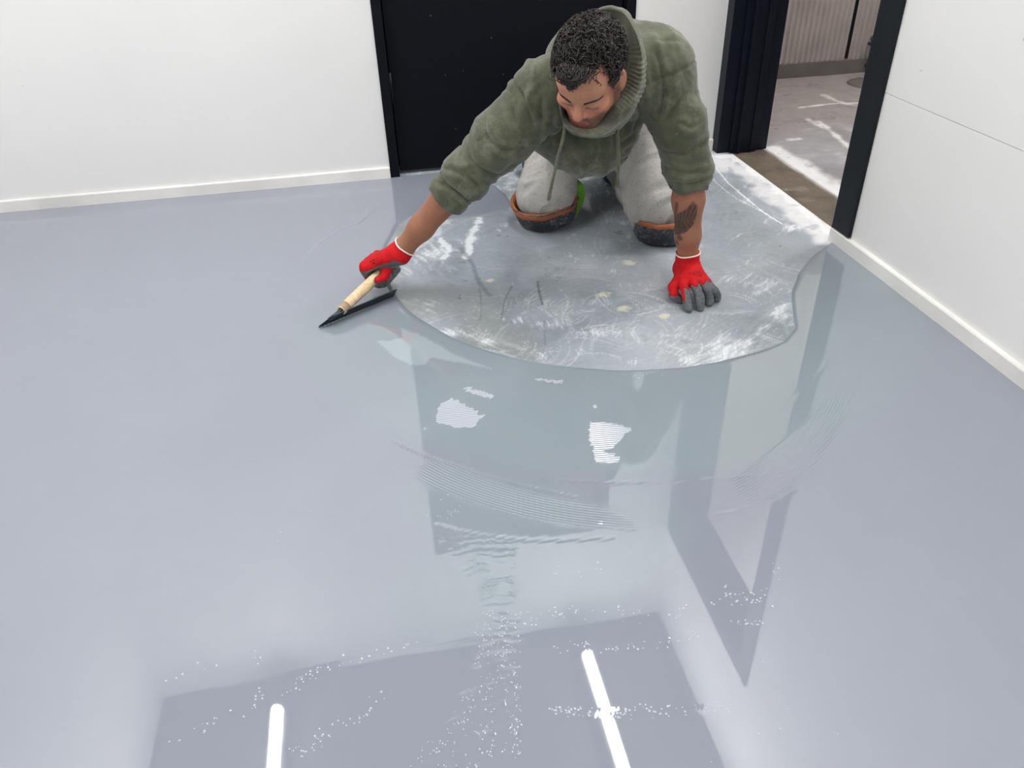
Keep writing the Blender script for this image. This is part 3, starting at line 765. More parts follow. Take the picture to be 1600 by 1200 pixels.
for s in 'RL':
    B.chain([J['hip'+s], J['knee'+s]], [.085, .052], .04); B.chain([J['knee'+s], (J['knee'+s]+J['ank'+s])/2+[0, 0, .005], J['ank'+s]], [.050, .052, .036], .02)
    B.chain([J['ank'+s], J['toe'+s]+[0, 0, .02]], [.035, .025], .02)
    el, wr = J['el'+s], J['wr'+s]
    B.chain([J['sh'+s], el], [.042, .038], .02)
    mid = el+(wr-el)*.28
    B.chain([el, mid], [.040, .0415], .02); B.chain([mid, el+(wr-el)*.7, wr, wr+(wr-el)*.04], [.0415, .0335, .0265, .018], .02)
V, F = B.mesh(.0030, 20); V = relax(V, F, 1, .35)
L = hl(V)
inhead = (np.linalg.norm(L-np.array([0, 0, -.01]), axis=1) < .165)
skin = np.tile(c3(184, 128, 102), (len(V), 1))
skin = lerp3(skin, c3(163, 106, 80), .6*sstep(-.2, .5, fbm(V*18, 3, 3)))
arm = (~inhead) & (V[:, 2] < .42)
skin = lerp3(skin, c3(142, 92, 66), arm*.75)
skin = lerp3(skin, c3(168, 92, 74), inhead*.6*np.exp(-(((L[:, 0])/.013)**2+((L[:, 1]-.10)/.02)**2+((L[:, 2]+.025)/.018)**2)))        # nose
for s in (-1, 1): skin = lerp3(skin, c3(172, 96, 78), inhead*.5*np.exp(-(((L[:, 0]-s*.042)/.018)**2+((L[:, 2]+.026)/.018)**2))*(L[:, 1] > .03))
lip = inhead*sstep(.0065, .0035, np.abs(L[:, 2]+.0622+.06*np.abs(L[:, 0])**1.3)-.0035)*sstep(.024, .017, np.abs(L[:, 0]))*(L[:, 1] > .078)
beardn = .5+.5*fbm(V*500, 2, 8)
beard = inhead*np.clip(np.maximum(sstep(-.045, -.075, L[:, 2]+.25*np.maximum(0, .07-L[:, 1])*0+.04*fbm(V*60, 2, 9))*sstep(.02, .06, L[:, 1]+.03),
        sstep(.062, .069, np.abs(L[:, 0])+.0)*sstep(.055, .03, L[:, 1])*sstep(-.02, .02, L[:, 1]+.0)), 0, 1)*(1-lip)
must = inhead*sstep(.009, .004, np.abs(L[:, 2]+.0465))*sstep(.026, .018, np.abs(L[:, 0]))*(L[:, 1] > .07)*(L[:, 1] < .102)
skin = lerp3(skin, c3(44, 36, 33), np.clip(beard*.8+must*.7, 0, 1)*(.7+.3*beardn))
chin = inhead*np.exp(-((L[:, 0]/.018)**2+((L[:, 2]+.092)/.014)**2))*(L[:, 1] > .05)
skin = lerp3(skin, c3(176, 168, 162), chin*.45*(.4+.6*beardn)); skin = lerp3(skin, c3(150, 76, 68), lip*.85)
for s in (-1, 1):   # lashes line
    skin = lerp3(skin, c3(48, 32, 28), inhead*.9*np.exp(-(((L[:, 2]+.0115+.012*((L[:, 0]-s*.031)/.015)**2*0)/.0022)**2))*(np.abs(L[:, 0]-s*.031) < .015)*(L[:, 1] > .06))
for zz in (.055, .068, .042): skin = lerp3(skin, c3(140, 88, 66), inhead*.18*np.exp(-((L[:, 2]-zz-.004*np.sin(L[:, 0]*60))/.0016)**2)*(np.abs(L[:, 0]) < .042)*(L[:, 1] > .05))
skin = skin*(1+.07*fbm(V*220, 2, 14))[:, None]
# tattoo: a feathered wing on the inner side of the left forearm
t_, h_, r_, th_ = bone(V, J['elL'], J['wrL'])
vdir = norm(CC-(J['elL']+J['wrL'])/2); ax = norm(J['wrL']-J['elL']); side = norm(np.cross(vdir, ax)); side = side*np.sign(side[0])
sx = (V-J['elL'])@side; hh = h_; facing = (V-J['elL']-h_[:, None]*ax)@vdir > -.012
ok = (r_ < .06) & facing & (t_ > -.1) & (t_ < 1) & ~inhead
WP = np.array([(.012, -.004), (.022, .012), (.0215, .045), (.012, .078), (-.003, .098), (-.018, .108), (-.034, .118), (-.040, .09), (-.036, .055), (-.022, .035), (-.004, .02)])
q = np.c_[sx, (hh-.062)/.85]; dW = sdpoly(q, WP)
root = np.array([-.030, .112]); rq = np.linalg.norm(q-root, axis=1); an = np.arctan2(q[:, 0]-root[0], -(q[:, 1]-root[1]))
fe = .5+.5*np.sin(an*52+rq*90); fe2 = .5+.5*np.sin(rq*420+an*9)
ink = sstep(.0015, -.0015, dW+.003*fbm(V*150, 2, 15))*(.62+.35*sstep(.25, .6, fe)+.18*sstep(.3, .8, fe2)*(rq < .05))
ink = np.maximum(ink, .9*np.exp(-(dW/.0018)**2))
for pts in ([(-.026, .112), (-.016, .118), (-.014, .128), (-.022, .134), (-.030, .128)], [(-.034, .133), (-.026, .139), (-.026, .155), (-.033, .155)], [(-.034, .0), (-.026, .0), (-.030, .045), (-.037, .05)]):
    ink = np.maximum(ink, .75*sstep(.002, -.001, sdpoly(q, np.array(pts))))
skin = lerp3(skin, c3(44, 38, 34), ink*ok*.95)
me = mesh_np('body', V, F); attr_col(me, 'paint', skin)
t = NT('skin'); t.set(Roughness=.48); t.b.inputs['Subsurface Weight'].default_value = .08
t.b.inputs['Subsurface Radius'].default_value = (.8, .3, .15); t.b.inputs['Subsurface Scale'].default_value = .01
t.color(t.attr('paint').outputs['Color']); t.bump(t.noise(420, 3), .15, .0008)
o = link('body', me, t.m, person); o.matrix_parent_inverse = PINV

# ---------------------------------------------------------------- hair
t = NT('dark_hair'); t.set(Roughness=.42)
hn = t.noise(40, 2); t.color(t.ramp(hn, [(.3, (.006, .005, .005)), (.75, (.032, .021, .017))])); M['hair'] = t.m
H = Field()
H.ell(hw((0, -.018, .040)), (.0755, .0945, .081), .01, HM)
V, F = H.mesh(.004, 16); L = hl(V)
def hairline(L):
    """>0 where hair grows: low at the nape, short in front of the ears, receding at the temples"""
    front = L[:, 1]; x = np.abs(L[:, 0])
    line = .090-.006*np.exp(-(x/.020)**2)+.010*sstep(.02, .05, x)
    line = line*sstep(.005, .045, front)+(1-sstep(.005, .045, front))*(-.030-.05*sstep(.0, -.06, front))
    side = sstep(.058, .070, x)*sstep(.0, .012, front)*sstep(.050, .040, front)
    line = line-(line+.03)*side
    return L[:, 2]-line
V = V+vnormals(V, F)*(.004*fbm(V*70, 3, 4))[:, None]
keep = (hairline(L)[F] > .008*(L[F][:, :, 1] > 0)).all(1); used = np.unique(F[keep]); rm = -np.ones(len(V), int); rm[used] = np.arange(len(used))
parts = [(V[used], rm[F[keep]])]
rh = np.random.RandomState(21); cnt = 0
hp = []
while cnt < 2100:
    d = norm(rh.normal(size=3)); p = d*np.array([.079, .099, .090])+np.array([0, -.018, .040]); pl = p[None]
    hv = hairline(pl)[0]
    if hv < 0.002 or p[2] < -.03: continue
    short = (p[2] < .045 and abs(p[0]) > .055) or p[2] < .0
    cnt += 1
    ln = rh.uniform(.008, .014) if short else rh.uniform(.030, .048)
    flow = np.array([rh.normal(0, .35), .55, -.25])+d*rh.uniform(.4, .9) if not short else d*.45+np.array([0, -.3, -.6])
    flow = norm(flow); n = 4 if short else 9
    a = norm(np.cross(flow, rh.normal(size=3))); b = np.cross(flow, a); ph = rh.uniform(0, 6.28); cr = 0 if short else rh.uniform(.006, .011); tw = rh.uniform(3.2, 6)*rh.choice([-1, 1])
    pts = []
    base = p.copy()
    for i in range(n+1):
        s = i/n
        c = base+flow*ln*s*(.62 if not short else .8)+cr*s**.5*(a*math.cos(ph+tw*s)+b*math.sin(ph+tw*s))
        e = (c-np.array([0, -.018, .040]))/np.array([.082, .102, .093]); el_ = np.linalg.norm(e)
        lift = 1+.03*s+(.16*s if not short else 0)*rh.uniform(.4, 1.1)
        if el_ < 1.01: c = np.array([0, -.018, .040])+e/el_*np.array([.082, .102, .093])*1.01
        if el_ > 1.13: c = np.array([0, -.018, .040])+e/el_*np.array([.082, .102, .093])*1.13
        pts.append(c)
    pts = hw(np.array(pts))
    hp.append(tube(pts, np.linspace(.0021 if not short else .0011, .0007, n+1), 3, False))
# forelock of curls hanging onto the forehead
for i in range(280):
    x0 = rh.normal(.008, .017); zs = rh.uniform(.106, .124); ph = rh.uniform(0, 6.28); ln = rh.uniform(.010, .036)*math.exp(-((x0-.010)/.022)**2)+.006; pts = []; cr = rh.uniform(.004, .009); tw = rh.uniform(4, 8)*rh.choice([-1, 1])
    for j in range(12):
        s = j/11; pts.append((x0*(1-.35*s)+cr*math.cos(ph+tw*s)+.004*s, .070+.030*math.sin(min(1, s*1.3)*1.5)+cr*.5*math.sin(ph+tw*s), zs-ln*s))
    hp.append(tube(hw(np.array(pts)), np.linspace(.0018, .0008, 12), 3, False))
for x0, ln in ((-.043, .03), (-.050, .036), (.036, .024), (-.038, .02)):   # stray curls at the temples
    pts = [(x0+.007*math.sin(s*6), .066+.012*s-.004*math.cos(s*6),   .104-ln*s) for s in np.linspace(0, 1, 14)]
    hp.append(tube(hw(np.array(pts)), .0009, 4, False))
V2, F2 = join_vf(parts+hp); pchild('hair', V2, F2, M['hair'])
# eyebrows
for s in (-1, 1):
    hp = []
    def front(x, z):                     # where the face surface lies at this height
        ys = np.linspace(.12, .04, 60); d = B.ev(hw(np.c_[np.full(60, x), ys, np.full(60, z)])); return ys[np.argmax(d < 0)]
    for i in range(150):
        u_ = rh.uniform(0, 1); x = s*(.014+.036*u_); z0 = .0185+.007*math.sin(u_*2.2)-.003*u_+rh.uniform(-.003, .003)
        y = front(x, z0)+.0006
        a = np.array([x, y-.001, z0]); b = a+np.array([s*.007, front(x+s*.007, z0)-y+.0012, .0015-.002*u_])
        hp.append(tube(hw(np.array([a, (a+b)/2+[0, .0012, 0], b])), [.0011, .0012, .0006], 3, False))
    V2, F2 = join_vf(hp); pchild('eyebrow', V2, F2, M['hair'])

# ---------------------------------------------------------------- hoodie
def fabric(name, c, c2, dust, dustamt, weave=900, rough=.9, scale=9):
    t = NT(name); t.set(Roughness=rough); t.b.inputs['Specular IOR Level'].default_value = .15
    t.b.inputs['Sheen Weight'].default_value = .25; t.b.inputs['Sheen Roughness'].default_value = .6
    a = t.noise(scale, 5, .62); b = t.noise(scale*3.2, 6, .72, .15)
    col = t.mix(t.val(a, .35, .65), c, c2)
    m = t.math('MULTIPLY', t.val(b, .42, .74), t.val(t.noise(scale*.9, 3, .5), .38, .66))
    col = t.mix(t.math('MULTIPLY', m, dustamt), col, dust)
    sp = t.val(t.noise(110, 2, .5), .72, .76); col = t.mix(t.math('MULTIPLY', sp, .6*dustamt), col, dust)
    col = t.mix(t.attr('print').outputs['Fac'], col, srgb(28, 30, 34))
    t.color(col); bb = t.bump(t.noise(weave, 2), .3, .0006); t.bump(t.noise(60, 4, .65), .25, .003, bb); return t.m
M['hoodie'] = fabric('olive_fleece', srgb(64, 67, 50), srgb(84, 87, 68), srgb(146, 147, 130), .65)
M['hood_in'] = fabric('olive_fleece_inside', srgb(70, 78, 52), srgb(84, 92, 64), srgb(150, 155, 130), .3)
G = Field()
G.ell((.632, 2.14, .558), (.162, .185, .143), .05)                      # chest and upper back
G.ell((.725, 2.42, .485), (.150, .24, .135), .08); G.ell((.775, 2.62, .43), (.165, .15, .13), .06)                       # back to the waist
G.cap(J['shR']+[.03, .02, 0], J['shL']+[-.02, .02, 0], .075, .080, .05)
G.ell((.575, 1.985, .57), (.15, .085, .085), .05); G.ell((.725, 2.04, .585), (.115, .12, .098), .05)
G.ell((.575, 2.13, .43), (.165, .15, .115), .05)                        # front sagging under the belly
G.ell((.585, 2.06, .385), (.105, .10, .080), .05)
el, wr, sh = J['elR'], J['wrR'], J['shR']; dR = norm(wr-el)
G.chain([sh+[.01, .02, -.005], sh+(el-sh)*.5+[0, 0, -.004], el], [.080, .067, .062], .045)
cuffR = el+dR*.104
G.cyl(el-dR*.02, cuffR, .062, .057, .010, .02)
el, wr, shl = J['elL'], J['wrL'], J['shL']; dL = norm(wr-el)
G.chain([shl+[.0, .02, -.01], shl+(el-shl)*.5+[.008, .0, 0], el+[0, 0, .02]], [.080, .063, .056], .04)
cuffL = el+dL*.038
G.cyl(el-dL*.03, cuffL, .057, .0535, .012, .02)
G.cap(cuffR-dR*.035, cuffR+dR*.03, .0455, .051, .004, sub=True); G.cap(cuffL-dL*.03, cuffL+dL*.03, .0455, .050, .004, sub=True)
V, F = G.mesh(.0042, 20); V = relax(V, F, 2, .5); N = vnormals(V, F)
D = .0045*fbm(V*np.array([9, 9, 9]), 4, 33)
def ridged(x): return 1-2*np.abs(x)
def arm_folds(a, b, r0, amp, fr, seed, tmin, tmax):
    t_, h_, r_, th_ = bone(V, a, b)
    w_ = sstep(r0*1.6, r0*1.15, r_)*sstep(tmin, tmin+.2, t_)*sstep(tmax, tmax-.08, t_)
    P = np.c_[h_*fr+.55*np.sin(th_+seed), .75*np.cos(th_), .75*np.sin(th_)]
    return w_*amp*(ridged(fbm(P, 2, seed))-.35)
D += arm_folds(J['shR'], J['elR'], .085, .0085, 17, 41, .25, 1.15)*.5
D += .5*arm_folds(J['elR'], J['wrR'], .075, .0100, 24, 42, -.3, .30)
D += .5*arm_folds(J['shL'], J['elL'], .080, .0085, 16, 43, .2, 1.1)
D += .6*arm_folds(J['elL'], J['wrL'], .072, .0110, 34, 44, -.3, .26)
# drape folds running down the front from the neck and shoulders
fr = sstep(2.16, 2.02, V[:, 1])*sstep(.24, .17, np.abs(V[:, 0]-.575))
P = np.c_[(V[:, 0]-.575)*26/(1+2*np.maximum(0, .62-V[:, 2])), V[:, 2]*5, V[:, 1]*3]
D += fr*.0075*(ridged(fbm(P, 2, 45))-.3)
P = np.c_[V[:, 0]*11+V[:, 2]*9, V[:, 2]*16-V[:, 0]*5, V[:, 1]*7]
D += .0035*(ridged(fbm(P, 3, 46))-.3)
# crease where the sleeve meets the body and stitched cuff / shoulder seams
def seam_ring(a, b, h0, w_=.0022, amp=.003, rmax=.11, tilt=0):
    t_, h_, r_, th_ = bone(V, a, b); return -amp*np.exp(-((h_-h0-tilt*np.cos(th_))/w_)**2)*(r_ < rmax)
D += seam_ring(J['shR'], J['elR'], .012, .004, .004, .13) + seam_ring(J['shL'], J['elL'], -.002, .004, .004, .13)
LR = np.linalg.norm(J['elR']-J['shR'])
D += seam_ring(J['elR'], J['wrR'], .045, .003, .0065, tilt=.005)+seam_ring(J['elR'], J['wrR'], .052, .002, .003, tilt=.004)
D += seam_ring(J['elR'], J['wrR'], -.03, .006, .005, tilt=.012)+seam_ring(J['elL'], J['wrL'], .030, .004, .006, tilt=.010)+seam_ring(J['elL'], J['wrL'], .005, .005, .006, tilt=-.008)
CREASE = [([(757, 180), (761, 211), (784, 234), (815, 229)], 1.), ([(727, 238), (748, 261), (779, 274), (802, 252)], 1.), ([(676, 281), (698, 292), (721, 306), (739, 324)], .9),
          ([(688, 262), (712, 268), (740, 285), (752, 300)], .9), ([(811, 135), (824, 171), (835, 198)], .9), ([(800, 160), (806, 190), (822, 214)], .7), ([(864, 180), (858, 216), (862, 236)], .8),
          ([(846, 150), (846, 190), (842, 220)], .6), ([(885, 215), (890, 240), (905, 262)], .6), ([(935, 210), (940, 235), (930, 262)], .6), ([(1020, 67), (1033, 110), (1036, 150), (1028, 193)], 1.),
          ([(1050, 110), (1038, 150), (1028, 185)], .9), ([(1068, 145), (1048, 175), (1030, 200)], .9), ([(1040, 234), (1071, 240), (1105, 222)], 1.1), ([(1046, 262), (1080, 272), (1108, 266)], 1.), ([(1049, 281), (1076, 287), (1107, 281)], .8),
          ([(1026, 202), (999, 225), (968, 243)], 1.), ([(1022, 216), (990, 243), (960, 256)], .9), ([(1005, 200), (985, 216), (962, 228)], .8), ([(1020, 61), (1071, 67)], .5), ([(985, 150), (1000, 180), (985, 215)], .7), ([(780, 130), (800, 145), (812, 172)], .6),
          ([(1060, 190), (1080, 200), (1100, 190)], .6)]
_c = (V-CC)@CR; PXV = np.c_[800+FPX*_c[:, 0]/-_c[:, 2], 600-FPX*_c[:, 1]/-_c[:, 2]]
facing_cam = np.einsum('ij,ij->i', N, CC-V) > 0
for pts, am in CREASE:
    d, s_ = dline(PXV, catmull(pts, 6)); env = np.minimum(1, np.minimum(s_, 1-s_)*5+.1)
    D += facing_cam*am*env*(-.0065*np.exp(-(d/3.2)**2)+.0028*np.exp(-((d-9)/5.)**2))
V = V+N*D[:, None]
hoodie = pchild('hoodie', V, F, M['hoodie'])
attr_f(hoodie.data, 'print', sstep(1.2, -1.2, sdpoly(PXV, np.array([(985, 16), (1003, 18), (1016, 29), (1018, 36), (1004, 30), (990, 22)]))+2*fbm(V*150, 2, 91)))
# hood: thick rim around the face, bag lying on the neck and shoulders
HR = [(869, 108, 1.93), (869, 88, 1.965), (883, 62, 2.00), (908, 38, 2.03), (938, 17, 2.04), (970, 19, 2.03), (992, 52, 2.00), (1001, 88, 1.965), (1000, 122, 1.935), (990, 158, 1.90), (966, 192, 1.865), (935, 209, 1.85), (904, 209, 1.85), (881, 193, 1.865), (874, 160, 1.89), (869, 134, 1.91)]
rim = np.array([PY(a, b, c-.055-.045*max(0, min(1, (a-925)/60))*max(0, min(1, (200-b)/60))-.03*(b < 60)) for a, b, c in HR]); nn = len(rim)
rimc = np.vstack([catmull(np.vstack([rim[-1], rim, rim[0], rim[1]]), 6)])[6:6+nn*6]
cen = rimc.mean(0); nR = len(rimc)
hoodc = np.array([.572, 2.02, .60])
rings = []
for (sc_, dy, dz, dx) in [(.62, .10, -.02, 0), (.80, .06, -.01, 0), (.93, .018, 0, .0), (.985, .001, 0, 0), (1.02, -.004, 0, 0), (1.055, .006, 0, .003), (1.08, .026, -.006, .014), (1.09, .060, -.018, .028), (1.12, .11, -.034, .032), (1.06, .17, -.06, .045), (.9, .22, -.09, .06)]:
    wR = np.clip((rimc[:, :1]-cen[0])/.06+.6, .15, 1); r = cen+(rimc-cen)*(1+(sc_-1)*(wR if sc_ > 1.03 else 1))+np.array([dx, dy, dz]); rings.append(r)
R_ = np.array(rings); m_ = len(rings)
V = R_.reshape(-1, 3); F = np.array([(i*nR+j, i*nR+(j+1) % nR, (i+1)*nR+(j+1) % nR, (i+1)*nR+j) for i in range(m_-1) for j in range(nR)])
def subdiv(V, F, levels):
    me = bpy.data.meshes.new('tmp'); me.from_pydata(V.tolist(), [], [list(map(int, f)) for f in F]); o = bpy.data.objects.new('tmp', me); COL.objects.link(o)
    md = o.modifiers.new('s', 'SUBSURF'); md.levels = levels; md.render_levels = levels
    dg = bpy.context.evaluated_depsgraph_get(); ev = bpy.data.meshes.new_from_object(o.evaluated_get(dg))
    v = np.zeros(len(ev.vertices)*3, dtype=np.float32); ev.vertices.foreach_get('co', v); f = np.array([p.vertices[:] for p in ev.polygons])
    bpy.data.objects.remove(o); bpy.data.meshes.remove(me); bpy.data.meshes.remove(ev); return v.reshape(-1, 3).astype(float), f
V, F = subdiv(V, F[:, ::-1], 2); N = vnormals(V, F)
dc = np.linalg.norm((V-cen)[:, [0, 2]], axis=1)
th_ = np.arctan2(V[:, 2]-cen[2], V[:, 0]-cen[0])
gath = .0022*np.sin(th_*70+2*fbm(V*20, 2, 51))*np.exp(-((V[:, 1]-rimc[:, 1].mean()-.0)/.06)**2)*sstep(-1.2, -.2, -np.abs(th_+.2))
V = V+N*(.005*fbm(V*np.array([16, 16, 16]), 3, 52)+.004*(ridged(fbm(V*np.array([9, 22, 9]), 2, 53))-.3)+gath*.6)[:, None]
hood = pchild('hood', V, F, [M['hoodie'], M['hood_in']], hoodie)
V, F = tube(np.vstack([catmull(rim[[9, 10, 11, 12, 13]]*1.0+np.array([0, -.006, -.004]), 6)]), .004, 8)
V2, F2 = tube(np.vstack([catmull(rim[[6, 7, 8, 9]]*1.0+np.array([0.004, -.007, 0]), 6)]), .003, 8)
for nm, pts in (('drawstring', [PY(884, 190, 1.855), PY(880, 215, 1.84), PY(872, 245, 1.84), PY(864, 280, 1.85), PY(857, 312, 1.86)]),
                ('drawstring', [PY(963, 192, 1.86), PY(965, 215, 1.84), PY(966, 240, 1.83), PY(966, 265, 1.83), PY(965, 292, 1.835)])):
    c = catmull(pts, 8); V, F = tube(c, np.r_[np.full(len(c)-4, .0042), [.0048, .0060, .0056, .0050]], 8)
    V = V+.0006*np.sin(V[:, 2:3]*900); pchild(nm, V, F, M['hoodie'], hoodie)

# ---------------------------------------------------------------- sweatpants
t = NT('heather_grey_jersey'); t.set(Roughness=.95); t.b.inputs['Specular IOR Level'].default_value = .1
a = t.noise(700, 3, .7); b = t.noise(120, 3, .6); col = t.ramp(a, [(.35, srgb(150, 148, 145)), (.65, srgb(192, 189, 184))]); col = t.mix(t.val(b, .58, .70, 0, .5), col, srgb(112, 111, 112))
t.color(col); t.bump(t.noise(40, 4), .3, .004); M['pants'] = t.m
S = Field()
S.cap(J['hipR']+[0, 0, .0], J['hipL'], .115, .115, .06)
for s in 'RL':
    hp_, kn, an = J['hip'+s], J['knee'+s], J['ank'+s]
    S.chain([hp_, hp_+(kn-hp_)*.5, kn+[0, 0, .015]], [.108, .098, .086], .05)
    S.ell(kn+([.008, .006, -.005] if s == 'R' else [.012, .022, 0]), (.090, .090, .075), .03)
    S.chain([kn+[0, .02, -.01], kn+(an-kn)*.5+[0, 0, .0], an], [.078, .068, .050], .03)
V, F = S.mesh(.0048, 18); V = relax(V, F, 2, .5); N = vnormals(V, F)
D = .004*fbm(V*10, 3, 61)
for s in 'RL':
    t_, h_, r_, th_ = bone(V, J['hip'+s], J['knee'+s]); wv_ = sstep(.14, .115, r_)*sstep(.2, .5, t_)
    P = np.c_[h_*19+.8*np.sin(th_*1+ord(s)), .8*np.cos(th_), .8*np.sin(th_)]; D += wv_*(.004+.005*sstep(.5, 1, t_))*(ridged(fbm(P, 2, 62+ord(s)))-.3)
V = V+N*D[:, None]; V[:, 2] = np.maximum(V[:, 2], .006)
pchild('sweatpants', V, F, M['pants'])
# shoes: low trainers, soles to the back
M['shoe'] = plain('dark_blue_shoe', srgb(20, 62, 92), .6, bumps=(80, .3, .002)); M['sole'] = plain('blue_sole', srgb(28, 104, 140), .5, bumps=(60, .3, .002))
for s in 'RL':
    an, to = J['ank'+s], J['toe'+s]; d = norm(to-an)
    Fd = Field(); Fd.chain([an+[0, 0, .005], an+(to-an)*.5+[0, 0, .004], to+[0, 0, .018]], [.045, .043, .036], .03); Fd.ell(an+[0, .03, .045], (.036, .035, .055), .02)
    V, F = Fd.mesh(.005, 16); V[:, 2] = np.maximum(V[:, 2], .002); shoe = pchild('shoe', V, F, M['shoe'])
    Fs = Field(); Fs.ell(an+[0, .075, .060], (.046, .022, .07), .01); Fs.ell(an+[0, .11, .012], (.044, .03, .04), .02)
    V, F = Fs.mesh(.005, 16); V[:, 2] = np.maximum(V[:, 2], .002); pchild('sole', V, F, M['sole'], shoe)

# ---------------------------------------------------------------- knee pads
def kp_mat():
    t = NT('scuffed_black_rubber'); t.set(Roughness=.6); a = t.noise(95, 5, .75, 1.2, t.coord(scale=(1, 1, 1.8))); b = t.noise(14, 3)
    t.color(t.mix(t.math('MULTIPLY', t.val(a, .48, .62), t.val(b, .3, .6)), srgb(34, 37, 44), srgb(138, 142, 150))); t.bump(a, .4, .002); return t.m
M['kp'] = kp_mat(); M['kpin'] = plain('orange_brown_foam', srgb(150, 92, 62), .85, bumps=(45, .6, .005), spec=.2)
M['green'] = plain('green_elastic_strap', srgb(92, 150, 34), .75, bumps=(300, .3, .001))
def knee_pad(cx, cy, ang, tilt, lab, wx=.112, wy=.112):
    """an open cup: flat bottom, flaring wall, thick foam rim"""
    n = 56; V = []; prof = [(.0, .002), (.74, .001), (.82, .004), (.88, .016), (.93, .040), (.985, .064), (1.0, .068), (.975, .0695), (.93, .066), (.86, .045), (.76, .020), (.5, .012), (0, .012)]
    for (r, z) in prof:
        for j in range(n):
            a = 2*math.pi*j/n; ex = abs(math.cos(a))**.85*np.sign(math.cos(a)); ey = abs(math.sin(a))**.85*np.sign(math.sin(a))
            x = wx*r*ex; y = wy*r*ey; zz = z*1.02*(1+.22*(-math.sin(a))*0+.25*max(0, math.sin(a)))
            zz += .0014*math.sin(a*9+z*60)*(r > .7); V.append((x, y, max(zz, .0005)))
    F = [(i*n+j, i*n+(j+1) % n, (i+1)*n+(j+1) % n, (i+1)*n+j) for i in range(len(prof)-1) for j in range(n)]
    V = np.array(V); R3 = rz(ang)@ry(tilt)
    V = V@R3.T+np.array([cx, cy, 0]); V[:, 2] -= V[:, 2].min()-.001
    kp = pchild('knee_pad', V, F, M['kp']); kp['label'] = lab
    # foam liner rim
    L_ = []; pr = [(.955, .066), (.985, .078), (.955, .088), (.90, .088), (.86, .076), (.80, .05)]
    for (r, z) in pr:
        for j in range(n):
            a = 2*math.pi*j/n; ex = abs(math.cos(a))**.85*np.sign(math.cos(a)); ey = abs(math.sin(a))**.85*np.sign(math.sin(a))
            zz = z*.96*(1+.25*max(0, math.sin(a)))+.002*math.sin(a*7)+.0012*math.sin(a*19); L_.append((wx*r*ex*1.01, wy*r*ey*1.01, zz))
    F = [(i*n+j, i*n+(j+1) % n, (i+1)*n+(j+1) % n, (i+1)*n+j) for i in range(len(pr)-1) for j in range(n)]
    L_ = np.array(L_)@R3.T+np.array([cx, cy, 0]); L_[:, 2] -= 0
    o = pchild('foam_liner', L_, F, M['kpin'], kp); o['label'] = 'orange brown foam rim inside the rubber cup'
    return kp
kpR = knee_pad(.552, 2.470, math.radians(14), math.radians(-8), 'scuffed black rubber knee pad with green strap')
kpL = knee_pad(.898, 2.262, math.radians(-3), 0, 'scuffed black rubber knee pad beside the tattooed arm')
# green strap: flat band from the pad's inner side up and behind the knee
def ribbon(name, pts, wdt, nrm, par, mat, th=.0022):
    c = catmull(pts, 8); T = np.gradient(c, axis=0); V = []; F = []
    for i, p in enumerate(c):
        tt = norm(T[i]); w_ = norm(np.cross(tt, nrm)); nv = np.cross(w_, tt)
        for a, b in ((-1, -1), (1, -1), (1, 1), (-1, 1)): V.append(p+w_*a*wdt/2+nv*b*th/2)
    for i in range(len(c)-1):
        for j in range(4): F.append((i*4+j, i*4+(j+1) % 4, (i+1)*4+(j+1) % 4, (i+1)*4+j))
    F.append((3, 2, 1, 0)); b = (len(c)-1)*4; F.append((b, b+1, b+2, b+3))
    return pchild(name, np.array(V), np.array(F), mat, par, False)
ribbon('strap', [PZ(893, 337, .030), PZ(901, 325, .055), PZ(907, 311, .085), PZ(908, 299, .11), PZ(905, 289, .135)+[0, .02, 0], PZ(896, 278, .15)+[0, .07, 0]], .030, np.array([.3, -1, .1]), kpR, M['green'])

